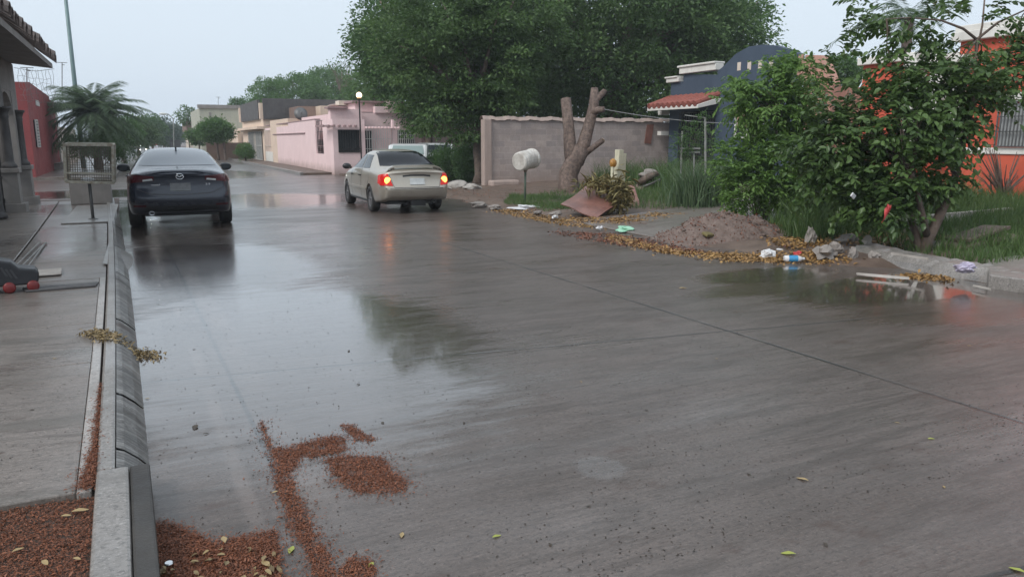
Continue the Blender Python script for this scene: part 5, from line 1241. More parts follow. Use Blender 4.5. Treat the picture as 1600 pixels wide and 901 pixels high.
for sd in ('left', 'right'):
    patch('side_window', bvh, M['glass'], T, [(.14, .995), (.80, .985), (.86, 1.30), (.42, 1.29)], sd, .005)
    patch('side_window', bvh, M['glass'], T, [(.87, .985), (2.05, .97), (1.50, 1.29), (.93, 1.30)], sd, .005)
    w = MB(); seam(w, bvh, [(.83, .25), (.84, .98)], sd); seam(w, bvh, [(.15, .97), (.08, .75), (.32, .35)], sd); seam(w, bvh, [(1.85, .28), (1.95, .9)], sd); w.build('door_seam', M['blackplastic'], T, world=False)
    patch('side_moulding', bvh, M['silver'], T, [(.33, .50), (2.2, .50), (2.2, .555), (.33, .555)], sd, .018, 20, 2)
    patch('sill', bvh, M['blackplastic'], T, [(.34, .22), (2.2, .22), (2.2, .27), (.34, .27)], sd, .006, 20, 2)
    sg = -1 if sd == 'left' else 1; w = MB()
    for y in (.92, 1.72):
        w = MB(); w.tube([(sg*.852, y-.1, .82), (sg*.885, y-.06, .82), (sg*.885, y+.02, .82), (sg*.852, y+.06, .82)], .014, 6); w.build('door_handle', M['blackplastic'], T, smooth=True, world=False)
    w = MB(); blob(w, (sg*.96, 1.85, 1.0), (.11, .08, .075), 3, .05, 8); mr = w.build('mirror', M['blackplastic'], T, smooth=True, world=False)
    w = MB(); w.beam((sg*.84, 1.9, .96), (sg*.92, 1.86, .98), .05); w.build('mirror_arm', M['blackplastic'], mr, world=False)
patch('windscreen', bvh, M['glass'], T, [(-.62, 1.0), (.62, 1.0), (.5, 1.34), (-.5, 1.34)], 'front', .005)
for sg in (-1, 1):
    tl = patch('tail_light', bvh, M['tail_lit'], T, [(sg*.55, .64), (sg*.79, .65), (sg*.79, .87), (sg*.64, .91)], 'rear', .014, 10, 8, .02)
    hh = bvh.ray_cast(Vector((sg*.66, -5, .76)), Vector((0, 1, 0)))[0]
    w = MB(); blob(w, hh+Vector((0, -.02, 0)), (.07, .015, .075), 1, 0, 8); w.build('bulb', M['bulb'], tl, smooth=True, world=False)
    patch('tail_light', bvh, M['tail_lit'], T, [(-.92, .66), (-.72, .69), (-.70, .87), (-.90, .90)], 'left' if sg < 0 else 'right', .012, 8, 5, .02)
patch('licence_plate', bvh, M['plate'], T, [(-.17, .66), (.17, .66), (.17, .80), (-.17, .80)], 'rear', .016, 4, 3)
w = MB(); seam(w, bvh, [(-.32, .85), (-.15, .868), (.15, .868), (.32, .85)], 'rear', .035, .006); w.build('plate_recess', M['blackplastic'], T, world=False)
w = MB(); seam(w, bvh, [(-.52, .60), (-.62, .9)], 'rear'); seam(w, bvh, [(.52, .60), (.62, .9)], 'rear'); seam(w, bvh, [(-.52, .60), (.52, .60)], 'rear', .012); w.build('trunk_seam', M['blackplastic'], T, world=False)
w = MB()
for k in range(13):
    pass
w.grid(lambda u, v: Vector(((u-.5)*1.34, -.90+.17*v-.05*(1-(2*u-1)**2), 1.045+.035*(1-(2*u-1)**4)+.012*v-.10*abs(2*u-1)**10)), 20, 3)
w.grid(lambda u, v: Vector(((u-.5)*1.34, -.90+.17*v-.05*(1-(2*u-1)**2), 1.018+.035*(1-(2*u-1)**4)-.10*abs(2*u-1)**10)), 20, 3)
w.grid(lambda u, v: Vector(((u-.5)*1.34, -.90-.05*(1-(2*u-1)**2), 1.018+.027*v+.035*(1-(2*u-1)**4)-.10*abs(2*u-1)**10)), 20, 1)
for x in (-.5, .5): w.box(x-.04, x+.04, -.84, -.76, .97, 1.04)
w.build('spoiler', M['silver'], T, smooth=True, world=False)
patch('bumper_lower', bvh, M['blackplastic'], T, [(-.62, .26), (.62, .26), (.64, .31), (-.64, .31)], 'rear', .006, 12, 2)
w = MB(); seam(w, bvh, [(-.8, .59), (-.5, .57), (.5, .57), (.8, .59)], 'rear', .012); w.build('bumper_seam', M['blackplastic'], T, world=False)
w = MB(); w.lathe([(.025, -.1), (.03, -.1), (.03, .1), (.025, .1)], 12, Matrix.Translation((.42, -.86, .27))@Matrix.Rotation(R(90), 4, 'X')); w.build('exhaust', M['polegrey'], T, world=False)
w = MB(); w.box(-.6, .6, -.6, 2.7, .2, .32); w.box(-.1, .25, -.85, -.4, .17, .3); w.build('underbody', M['blackplastic'], T, world=False)
for x, y in wh: wheel(T, x, y, .30, .19, M['rim'], 9)

# ------------------------------------------------------------------ right verge: plants
def curved_stems(mb, base, tips, r0, n=6):
    out = []
    base = Vector(base)
    for t in tips:
        t = Vector(t); m = base.lerp(t, .5)+Vector((random.uniform(-.1, .1), random.uniform(-.1, .1), .12*(t-base).length)); m1 = base.lerp(m, .5)+Vector((random.uniform(-.04, .04), random.uniform(-.04, .04), .03))
        mb.tube([base, m1, m, m.lerp(t, .55)+Vector((0, 0, .05)), t], [r0, r0*.8, r0*.6, r0*.4, r0*.15], n, .15); out.append([base, m, t])
    return out
def bushy(name, label, base, ells, n, sl, nl, size, mat, r0, nst, cat='bush', bark='bark', asp=.55, shell=.35, droop=.3, extra=None, trunks=None):
    T = thing(name, label, cat, base)
    w_ = np.array([(e[1][0]*e[1][1]*e[1][2])**.75 for e in ells]); w_ /= w_.sum()
    ix = rng.choice(len(ells), n, p=w_); c = np.array([list(e[0]) for e in ells])[ix]; rd = np.array([list(e[1]) for e in ells])[ix]
    d = unit(rng.normal(size=(n, 3))); P = c+d*rd*(shell+(1-shell)*rng.random((n, 1))**.6)
    D_ = d.copy(); D_[:, 2] += .25; D_ = unit(D_+rng.normal(size=(n, 3))*.5)
    P[:, 2] = np.maximum(P[:, 2], base[2]+.12)
    sprigs(P-D_*sl*.3, D_, sl, nl, size, mat, T, asp=asp, v=rng.random(n), droop=droop, fine=size > .09)
    if extra is not None: sprigs(extra[0], extra[1], sl*1.1, nl, size, mat, T, 'outer_foliage', asp=asp, droop=droop, fine=True)
    w = MB(); tr = trunks or [(base, at_d(0, 0, 1))]
    ends = []
    for pts, rr in trunks or []:
        w.tube(pts, rr, 9, .2); ends.append(Vector(pts[-1]))
    if not ends: ends = [Vector(base)]
    sel = P[rng.choice(n, min(nst, n), replace=False)]
    for q in sel:
        e = min(ends, key=lambda k: (k-Vector(q)).length); curved_stems(w, e, [q], r0, 5)
    w.build('trunk' if trunks else 'stem', M[bark], T, smooth=True)
    return T
bb = gnd(1441, 398, .05); d = dep(bb)
def Q(u, v, k=0): return at_d(u, v, d+k)
tk = [([bb-Vector((0, 0, .15)), Q(1450, 375), Q(1465, 345), Q(1480, 310), Q(1492, 280)], [.10, .075, .07, .065, .055]),
      ([bb-Vector((0, 0, .1)), Q(1432, 370, .1), Q(1420, 330, .2), Q(1405, 290, .3)], [.07, .05, .045, .035]),
      ([Q(1450, 372), Q(1440, 330, -.2), Q(1425, 270, -.3)], [.05, .04, .03]),
      ([Q(1492, 280), Q(1505, 220), Q(1522, 160), Q(1526, 62)], [.05, .04, .03, .022]),
      ([Q(1526, 62), Q(1505, 45, -.1), Q(1470, 32, -.15), Q(1420, 28, -.2), Q(1385, 30, -.25)], [.02, .018, .014, .01, .007]),
      ([Q(1526, 62), Q(1560, 35, .1), Q(1610, 12, .2)], [.02, .015, .01]), ([Q(1524, 90), Q(1535, 40, .2), Q(1540, -20, .3)], [.018, .014, .01])]
ells = [E(1400, 195, 105, 70, d, .8), E(1480, 150, 100, 60, d, .8), E(1540, 120, 50, 35, d+.3, .8), E(1330, 210, 75, 60, d, .8), E(1420, 265, 90, 50, d, .8), E(1290, 255, 55, 60, d+.2, .8), E(1490, 210, 45, 32, d, .9), E(1600, 110, 45, 50, d+.3, .8),
        E(1450, 120, 60, 28, d, .8), E(1345, 290, 60, 45, d, .8), E(1385, 330, 50, 30, d-.1, .8)]
# outer arching twigs traced where they stand out against the sky
ex = []; 
for (u0, v0), (u1, v1), k in (((1310, 140), (1290, 60), 0), ((1330, 90), (1345, 10), 0), ((1400, 60), (1350, 20), 0), ((1420, 40), (1330, 25), .1), ((1470, 40), (1460, -10), 0), ((1450, 30), (1400, 60), -.1), ((1390, 30), (1340, 45), 0), ((1380, 20), (1330, -5), 0), ((1500, 20), (1520, -30), 0),
        ((1540, 20), (1580, -10), .1), ((1560, 40), (1620, 30), .1), ((1490, 60), (1440, 75), 0), ((1420, 80), (1370, 90), 0), ((1440, 50), (1480, 75), 0), ((1520, 70), (1570, 85), 0), ((1550, 60), (1600, 70), .1), ((1400, 100), (1340, 110), 0), ((1290, 200), (1250, 150), .1), ((1280, 230), (1225, 215), .1), ((1300, 170), (1262, 130), 0)):
    for r in range(4):
        a = np.array(list(Q(u0+random.uniform(-18, 18), v0+random.uniform(-14, 14), k+random.uniform(-.3, .3)))); b_ = np.array(list(Q(u1+random.uniform(-22, 22), v1+random.uniform(-18, 18), k+random.uniform(-.3, .3)))); ex.append((a, b_-a))
EP = np.array([a for a, _ in ex]); ED = unit(np.array([b_ for _, b_ in ex]))
EP = np.concatenate([EP, EP+ED*.3]); ED = np.concatenate([ED, ED])
bushy('big_bush', 'large dark glossy leaved bush with leaning trunks at the right kerb', bb, ells, 1230, .36, 11, .098, 'lf_bush', .012, 60, trunks=tk, extra=(EP, ED))
# red rag and dangling plastic in the bush
w = MB(); p = Q(1390, 322, -.75); q0 = Q(1380, 345, -.7); w.grid(lambda u, v: p.lerp(q0, v)+Vector(((u-.5)*.08*(1-.4*v), .02*math.sin(u*9+v*5), .03*math.sin(u*7+v*3))), 6, 8)
tag(w.build('red_rag', M['plastic_red'], smooth=True), 'torn red plastic rag caught low in the big dark bush', 'rag')
w = MB(); p = Q(1333, 306, -.6); w.obox(p, (.10, .02, .06), (.3, .5, .2)); tag(w.build('plastic_scrap', M['plastic_white'], bevel=.008), 'small white plastic scrap caught in the left lower part of the big bush', 'plastic scrap')
# light green tree to the left of the big bush and lower bright shrub
gb = gnd(1195, 345, .15); d2 = dep(gb)
bushy('light_shrub', 'tall light green feathery shrub in front of the blue house', gb, [E(1215, 165, 55, 40, d2, .8), E(1170, 160, 45, 28, d2, .7), E(1250, 130, 40, 40, d2, .8), E(1225, 110, 35, 22, d2, .8), E(1250, 200, 45, 40, d2+.3, .8), E(1150, 135, 25, 14, d2)],
      520, .42, 14, .10, 'lf_bright', .012, 40, trunks=[([gb, at_d(1200, 290, d2), at_d(1210, 230, d2), at_d(1215, 190, d2)], [.05, .04, .03, .025]), ([gb, at_d(1225, 280, d2+.2), at_d(1250, 210, d2+.2)], [.04, .03, .02])], asp=.4)
bushy('bright_bush', 'low bright green bush behind the dirt mound', gnd(1180, 338, .15), [E(1170, 290, 48, 50, d2-.3, .7), E(1215, 270, 50, 60, d2-.3, .7), E(1140, 250, 28, 40, d2-.2, .7), E(1185, 225, 30, 35, d2, .7), E(1250, 300, 45, 45, d2-.4, .7)],
      1100, .25, 10, .08, 'lf_bright', .008, 40, asp=.5)
bushy('yard_bush', 'dull green bush filling the yard between bright bush and big bush', gnd(1300, 335, .2), [E(1290, 300, 45, 40, d2-1, .6), E(1340, 310, 40, 30, d2-1, .6), E(1270, 260, 40, 40, d2, .6)], 700, .25, 10, .08, 'lf_mid', .008, 20)
d3 = dep(gnd(1075, 325, .1))
bushy('weed_bush', 'tall narrow weedy shrub at the corner of the blue house', gnd(1065, 318, .1), [E(1062, 250, 20, 50, d3+1, .7), E(1078, 220, 18, 35, d3+1, .7), E(1095, 195, 15, 22, d3+1, .7), E(1110, 240, 22, 45, d3+1.4, .7)], 260, .25, 10, .065, 'lf_mid', .008, 22, asp=.3)
# spiky clump of long leaves
cb = gnd(1092, 325, .1); T = thing('spiky_plant', 'clump of long upright grey green blades beside the bright bush', 'plant', cb)
n = 900; P = np.array(list(cb))+np.stack([rng.normal(size=n)*.32, rng.normal(size=n)*.28, np.zeros(n)], 1); blades('blades', P, .85, 'weed', T, .022, .55)
b = gnd(1028, 300, .1)
# fence poles and frame in front of blue house porch
T = thing('pipe_frame', 'thin upright grey pipe frame standing among the weeds before the blue porch', 'pipe frame', gnd(1100, 312, .1)); dd = d3+1.0
w = MB(); w.beam(at_d(1102, 315, dd), at_d(1102, 184, dd), .035); w.beam(at_d(1063, 300, dd), at_d(1066, 205, dd), .03); w.beam(at_d(1063, 232, dd), at_d(1094, 232, dd), .035); w.beam(at_d(1063, 238, dd), at_d(1094, 238, dd), .03); w.beam(at_d(1085, 310, dd), at_d(1084, 240, dd), .03); w.beam(at_d(1070, 180, dd), at_d(1102, 184, dd), .02)
w.build('pipe', M['pipe'], T)
# dry bare shrub by the orange house
c = gnd(1565, 318, .25); T = thing('dry_shrub', 'bare dry twiggy shrub in front of the low orange wall', 'shrub', c); w = MB()
for i in range(34):
    a = random.uniform(0, 6.28); t = c+Vector((math.cos(a)*random.uniform(.2, .9), math.sin(a)*random.uniform(.2, .7), random.uniform(.5, 1.35))); m = c.lerp(t, .5)+Vector((0, 0, .1)); w.tube([c+Vector((random.uniform(-.15, .15), random.uniform(-.15, .15), 0)), m, t], [.02, .014, .006], 5)
w.build('twig', M['bark'], T)

# grass and weeds on the verge
def scatter_grass(poly, n, h, name, label, mat='grass', width=.010, lean=.6, clump=1.0):
    xy = polypts(poly, n)
    f = np.sin(xy[:, 0]*2.1+1)*np.cos(xy[:, 1]*1.7)+np.sin(xy[:, 0]*.9-xy[:, 1]*1.3)+rng.normal(size=n)*.7
    xy = xy[f > -1.1+clump*.3]; z = np.array([hz(x, y) for x, y in xy])-.01
    hh = h*(.55+.5*np.clip(1+np.sin(xy[:, 0]*3+xy[:, 1]*2), 0, 2))
    o = blades(name, np.concatenate([xy, z[:, None]], 1), hh, mat, None, width, lean); tag(o, label, 'grass', kind='stuff')
scatter_grass([(9.2, 5.6), (13.5, 6.2), (17.8, 7), (17.8, 13), (15.5, 12.2), (9.6, 9.9), (9.9, 8.0)], 26000, .20, 'grass', 'thick grass covering the yard behind the big bush')
scatter_grass([(9.0, 8.2), (15, 9.6), (16, 12.0), (9.8, 10.0)], 9000, .42, 'tall_weeds', 'tall rank weeds under and behind the big bush', 'grass', .014, .7)
scatter_grass([(10.6, 13.6), (17.6, 15.8), (17.6, 22), (12.4, 21), (10.4, 17.5), (9.2, 15.0)], 20000, .17, 'grass', 'grass between the boards and the blue house')
scatter_grass([(13, 16.5), (17.5, 17.5), (17.5, 23), (13.5, 22)], 8000, .45, 'tall_weeds', 'tall weeds at the foot of the blue house and the wall', 'grass', .014, .6)
scatter_grass([(8.15, 15.0), (10.0, 15.2), (11.0, 19.2), (9.2, 19.0), (8.3, 17.6)], 9000, .10, 'grass', 'short bright grass around the bucket post', 'grass', .010, .6, .3)
scatter_grass([(9.6, 6.5), (12, 6.0), (18, 6.2), (18, 4.5), (11.5, 5.2)], 9000, .14, 'grass', 'short grass at the right edge of the yard')

# boards and straw pile
def board(name, label, c4_, t=.02):
    w = MB(); P = [Vector(p) for p in c4_]; nrm = (P[1]-P[0]).cross(P[3]-P[0]).normalized()
    def fn(u, v): return P[0].lerp(P[1], u).lerp(P[3].lerp(P[2], u), v)+nrm*(.02*math.sin(u*5+v*2)+.01*math.sin(v*11))
    w.grid(fn, 10, 8); w.grid(lambda u, v: fn(u, v)-nrm*t, 10, 8)
    for a in (0, 1): w.grid(lambda u, v, a=a: fn(u, a)-nrm*t*v, 10, 1); w.grid(lambda u, v, a=a: fn(a, u)-nrm*t*v, 8, 1)
    return tag(w.build(name, M['sheet'], smooth=False), label, 'board')
g0 = gnd(930, 342, .05); dB_ = dep(g0)
board('wet_board', 'reddish brown wet board leaning at a slant beside the cut tree trunk', [g0, at_d(984, 306, dB_+1.0), at_d(915, 291, dB_+1.5), at_d(876, 319, dB_+.5)])
g1 = gnd(1000, 325, .08); dC = dep(g1)
board('wet_board', 'second reddish board behind the straw heap, with white paper on it', [g1, at_d(1006, 312, dC+.3), at_d(985, 288, dC+.8), at_d(955, 290, dC+.7)][:4] if 0 else [at_d(957, 326, dC), at_d(1002, 323, dC), at_d(990, 289, dC+.7), at_d(958, 288, dC+.7)])
w = MB(); p = at_d(972, 296, dC+.45); w.obox(p, (.20, .13, .015), (R(35), R(12), .3)); tag(w.build('white_paper', M['plastic_white'], bevel=.004), 'white sheet of paper lying on the second reddish board', 'paper')
c = at_d(966, 303, dB_+.7); T = thing('straw_heap', 'heap of yellow green dry stalks lying over the two reddish boards', 'straw heap', (c.x, c.y, .05))
n = 620; P = np.array(list(c))+rng.normal(size=(n, 3))*np.array([.09, .14, .16]); P[:, 2] = np.maximum(P[:, 2], .1)
dd_ = unit(rng.normal(size=(n, 3))*np.array([1, 1, .5])+np.array([-.2, -.2, -.5])); tag(leaves('stalks', P, M['straw'], T, dd_*1.2, .23, .05, None, jit=.7), kind='stuff')
c = at_d(938, 287, dB_+1.0); n = 260; P = np.array(list(c))+rng.normal(size=(n, 3))*np.array([.22, .2, .05]); tag(leaves('loose_stalks', P, M['straw'], T, None, .22, .05), kind='stuff')
# logs / debris right of the post
T = thing('rubbish_pile', 'pile of scraps with rag and dark branch at the block wall foot', 'debris', at_d(1005, 300, 22))
w = MB(); w.tube([at_d(985, 304, 22), at_d(1000, 296, 22), at_d(1012, 290, 22)], [.16, .16, .10], 8, .3); w.build('log', M['barkpale'], T, smooth=True)
w = MB(); blob(w, at_d(1015, 272, 22), (.28, .2, .14), 9, .6); w.build('rag', M['stone'], T, smooth=True)
w = MB(); w.tube([at_d(996, 287, 21.9), at_d(1012, 277, 21.8), at_d(1028, 270, 21.8)], [.09, .10, .07], 8, .3); w.build('branch', M['bark'], T, smooth=True)
w = MB(); w.tube([at_d(1005, 292, 21.8), at_d(1020, 286, 21.7), at_d(1032, 280, 21.6)], .035, 6, .3); w.build('dark_stick', M['greydark'], T)

# dirt mound
mc = gnd(1135, 378, .02); mc.z = 0
w = MB()
def mound(u, v):
    a = u*2*math.pi; r = v; rx = 1.3*(1+.15*math.sin(a*3+1)); x = math.cos(a)*r*rx; y = math.sin(a)*r*.80*(1+.1*math.sin(a*2))
    h = .42*(1-r*r)**1.4*(1+.16*math.sin(a*4)*r) if r < 1 else 0
    h += (.03*math.sin(x*13+y*9)+.03*math.sin(y*19-x*8)+.02*math.sin(x*37+y*31)+random.uniform(-.022, .022))*(1-r**3)
    c, s = math.cos(-.4), math.sin(-.4)
    return Vector((mc.x+.25+x*c-y*s, mc.y+.35+x*s+y*c, h-.01))
w.grid(mound, 60, 22); tag(w.build('dirt_mound', M['mound'], smooth=True), 'brown earth mound at the roadside in front of the bright bush', 'mound')
n = 1500; a = rng.random(n)*6.283; r = rng.random(n)**.6
P = np.array([list(mound(x/6.283, y*.98)) for x, y in zip(a, r)])+np.array([0, 0, .008]); tag(leaves('mound_clods', P, M['mulch'], None, None, .028, .8), 'loose clods and stones on the earth mound', 'clods', kind='stuff')
w = MB()
for i in range(110):
    q = mound(random.random(), random.random()**.7*.98); s = random.choice((.01, .014, .02, .035)); blob(w, q, (s, s, s*.7), i, .6, 4)
tag(w.build('mound_pebbles', M['mound'], smooth=True), 'small pebbles scattered over the earth mound', 'pebbles', kind='stuff')
w = MB(); p = at_d(1106, 366, dep(mc)-.2); w.obox(p, (.20, .12, .05), (R(20), R(5), .3)); tag(w.build('yellow_foam_piece', M['straw'], bevel=.015), 'small pale yellow foam block lying on the earth mound', 'foam block')

# yellow leaf litter along the right edge
def litter(poly, n, size, mat, lb, z=.006, fuzz=.05, name='leaf_litter', asp=.6, zj=.015):
    xy = polypts([gnd(*p)[:2] for p in poly], n, fuzz); xy = np.concatenate([xy[mask_noise(xy, 7)+mask_noise(xy, 19)*.7+rng.normal(size=len(xy))*.5 > -.25], polypts([gnd(*p)[:2] for p in poly], n//7, .16)]); n = len(xy); zz = np.array([max(0, hz(x, y)) if x > edge_x(y) else 0 for x, y in xy])[:, None]
    P = np.concatenate([xy, zz+z+rng.random((n, 1))*zj], 1); d_ = rng.normal(size=P.shape); d_[:, 2] *= .25
    return tag(leaves(name, P, M[mat], None, unit(d_), size, asp, jit=.3, up=2.5, fold=.12, fine=size > .03), lb, 'leaf litter', kind='stuff')
litter([(770, 329), (800, 328), (870, 340), (940, 347), (1060, 338), (1080, 344), (940, 358), (880, 352), (800, 337)], 3600, .055, 'litter', 'band of wet yellow and orange leaves below the bucket post and board')
litter([(950, 366), (1000, 378), (1060, 392), (1100, 394), (1230, 400), (1280, 398), (1330, 412), (1230, 411), (1130, 407), (1040, 396), (960, 378)], 5200, .05, 'litter', 'band of yellow leaves at the foot of the earth mound')
litter([(860, 362), (960, 365), (1060, 385), (1130, 398), (1040, 394), (900, 372)], 2600, .04, 'mulch', 'reddish brown litter at the road edge left of the mound')
litter([(1200, 385), (1320, 375), (1480, 385), (1560, 398), (1440, 400), (1330, 392), (1230, 398)], 2600, .06, 'litter', 'scattered dry leaves on the verge under the big bush', z=.03)
litter([(1415, 428), (1478, 432), (1484, 440), (1400, 434)], 420, .045, 'litter', 'little patch of orange leaves against the broken kerb')
litter([(690, 300), (900, 306), (1000, 330), (870, 342), (780, 328), (700, 312)], 900, .04, 'mulch', 'thin brown litter on the corner verge', z=.02)

# broken right kerb
w = MB()
pts = [(1325, 399), (1375, 413), (1430, 424), (1500, 436), (1560, 446), (1640, 456), (1760, 470)]
gp = [gnd(u, v) for u, v in pts]; vs = []
N_ = 40
for i in range(N_+1):
    t = i/N_*(len(gp)-1); j = min(int(t), len(gp)-2); p = gp[j].lerp(gp[j+1], t-j); dr = (gp[j+1]-gp[j]).normalized(); nr = Vector((-dr.y, dr.x, 0)); nr = nr if nr.x > 0 else -nr
    q = lambda: random.uniform(-.012, .012)
    vs += [p+Vector((0, 0, -.03)), p+nr*.05+Vector((q(), q(), .08)), p+nr*.14+Vector((q(), q(), .155+q())), p+nr*.42+Vector((q(), q(), .165+q())), p+nr*.45+Vector((0, 0, .02))]
w.add(vs, [(i*5+j, i*5+j+1, i*5+j+6, i*5+j+5) for i in range(N_) for j in range(4)]+[(0, 1, 2, 3, 4)])
tag(w.build('broken_kerb', M['kerb'], smooth=False), 'worn broken concrete kerb along the right road edge below the big bush', 'kerb', kind='structure')
w = MB(); a = gnd(1530, 425, .12); w.prism([Vector((p.x, p.y, -.03)) for p in (gnd(1545, 432, .13), gnd(1620, 442, .13), gnd(1760, 450, .13), gnd(1700, 408, .13), gnd(1600, 400, .13), gnd(1540, 408, .13))], (0, 0, .185)); tag(w.build('verge_slab', M['kerb'], bevel=.015), kind='structure')
# rubble stones, each a thing
rub = [(1265, 385, .11, .17, 'upright dark stone lump next to the blue and white bottle'), (1290, 402, .17, .10, 'flat grey rubble stone right of the bottle'), (1305, 398, .14, .11, 'pale rounded rubble stone beside the broken kerb end'), (1322, 383, .2, .10, 'brown rubble block on the leaves under the bush'),
       (1352, 392, .10, .13, 'grey stone knob on the kerb left of the bush trunk'), (1332, 404, .08, .09, 'small wedge stone against the kerb'), (1365, 405, .09, .06, 'small flat stone on the kerb face'),
       (1190, 338, .35, .12, 'flat pale green grey stone behind the earth mound'), (1155, 330, .3, .08, 'thin pale slab behind the top of the mound'), (1438, 415, .10, .07, 'pale broken chip on the kerb below the bush trunk'), (1460, 395, .12, .09, 'curled grey root stone at the bush trunk')]
for i, (u, v, s, h, lb) in enumerate(rub):
    p = gnd(u, v, .05); w = MB(); blob(w, p+Vector((0, 0, h*.6)), (s*.8, s*.7, h), i+20, .8, 7); tag(w.build('rubble_stone', M['stone'] if i % 4 else M['palestone'], smooth=False), lb, 'stone')
for i, (u, v, s, lb) in enumerate(((748, 322, .22, 'grey stone half sunk beside the corner litter'), (840, 334, .10, 'grey stone at the road edge below the bucket post'), (868, 336, .14, 'flat stone left of the leaning board'), (772, 326, .16, 'low grey stone left of the white rags'))):
    p = gnd(u, v, .03); w = MB(); blob(w, p+Vector((0, 0, .03)), (s, s*.8, s*.4), i+50, .6, 6); tag(w.build('verge_stone', M['stone']), lb, 'stone')
# flat pale bark strips
for (u0, v0), (u1, v1), lb in (((1338, 430), (1420, 437), 'long pale flat strip of bark lying in the wet at the kerb'), ((1392, 398), (1450, 407), 'pale flat strip on top of the kerb under the bush'), ((1520, 449), (1548, 455), 'short pale stick on the wet road by the right kerb')):
    a, c = gnd(u0, v0, .02 if v0 > 420 else .18), gnd(u1, v1, .02 if v0 > 420 else .18); w = MB(); K = 10
    w.add([p for i in range(K+1) for p in (a.lerp(c, i/K)+Vector((0, .045*(1+.3*math.sin(i*2))*math.sin(math.pi*(i+.5)/(K+1)), .012)), a.lerp(c, i/K)+Vector((0, 0, .035)), a.lerp(c, i/K)-Vector((0, .045*math.sin(math.pi*(i+.5)/(K+1)), -.004)))],
          [(i*3+j, i*3+j+1, i*3+j+4, i*3+j+3) for i in range(K) for j in range(2)])
    tag(w.build('bark_strip', M['palestone']), lb, 'strip')
# old plank pile behind
w = MB(); a, c = gnd(1480, 380, .2), gnd(1575, 372, .2); w.obox(a.lerp(c, .5), ((c-a).length, .5, .06), (R(3), R(-4), math.atan2((c-a).y, (c-a).x))); w.obox(a.lerp(c, .5)+Vector((.1, .1, .09)), ((c-a).length*.8, .4, .05), (R(-3), R(-7), math.atan2((c-a).y, (c-a).x)+.1))
tag(w.build('old_planks', M['bark'], bevel=.01), 'stack of old grey brown planks in the grass right of the bush trunk', 'planks')

# rubbish
def bag(name, label, cat, c, r, mat, seed=1, k=.9, n=12):
    w = MB(); blob(w, c, r, seed, k, n)
    w.v = [(x+random.uniform(-1, 1)*r[0]*.06, y+random.uniform(-1, 1)*r[0]*.06, z+random.uniform(-1, 1)*r[2]*.06) for x, y, z in w.v]
    return tag(w.build(name, M[mat]), label, cat)
bag('plastic_bag', 'crumpled pale plastic bag at the end of the earth mound', 'plastic bag', gnd(1200, 397, .05), (.10, .08, .065), 'plastic_white', 3)
bag('plastic_bag', 'lilac tinted clear plastic bag lying on the kerb right of the bush', 'plastic bag', gnd(1508, 418, .2), (.13, .09, .055), 'plastic_lilac', 5)
bag('plastic_bag', 'small flat mint green plastic bag on the driveway slab', 'plastic bag', gnd(977, 358, .06), (.15, .11, .045), 'plastic_green', 8)
bag('plastic_bag', 'white rags on the grass below the bucket post', 'rag', gnd(823, 324, .08), (.34, .14, .05), 'plastic_white', 11)
bag('purple_wrapper', 'small purple wrapper above the blue and white bottle', 'wrapper', gnd(1229, 388, .05), (.055, .045, .045), 'plastic_purple', 6)
bag('red_wrapper', 'small red wrapper just behind the bottle neck', 'wrapper', gnd(1247, 397, .05), (.055, .04, .04), 'plastic_red', 7)
bag('white_scrap', 'tiny white paper scrap between the purple wrapper and the pale bag', 'paper', gnd(1218, 391, .05), (.05, .04, .02), 'plastic_white', 8)
for i, (u, v, lb) in enumerate(((882, 305, 'white paper cup at the foot of the cut trunk'), (920, 334, 'white scrap just right below the leaning board'), (867, 339, 'white scrap among the yellow leaves left of the board'), (937, 356, 'white crumb on the driveway left of the mint bag'), (1020, 332, 'white scrap at the near grass edge'), (1057, 318, 'white scrap in the grass before the spiky plant'))):
    bag('paper_scrap', lb, 'paper', gnd(u, v, .06), (.06, .05, .03), 'plastic_white', 30+i, .8, 7)
# bottle
c = gnd(1240, 404, .05); T = thing('plastic_bottle', 'blue and white plastic bottle lying on yellow leaves at the kerb', 'bottle', c)
dr = (gnd(1260, 404, .05)-c).normalized(); Mx = Matrix.Translation(c)@dr.to_track_quat('Z', 'Y').to_matrix().to_4x4()
w = MB(); w.lathe([(0, -.13), (.04, -.13), (.045, -.12), (.045, .06), (.03, .10), (.017, .12), (.017, .135), (0, .135)], 18, Mx); w.build('bottle_body', M['plastic_white'], T, smooth=True)
w = MB(); w.lathe([(.046, -.075), (.047, -.07), (.047, .045), (.046, .05)], 18, Mx); w.build('label', M['bluelabel'], T, smooth=True)
w = MB(); w.lathe([(.02, .12), (.02, .15), (0, .15)], 12, Mx); w.build('cap', M['plastic_white'], T, smooth=True)

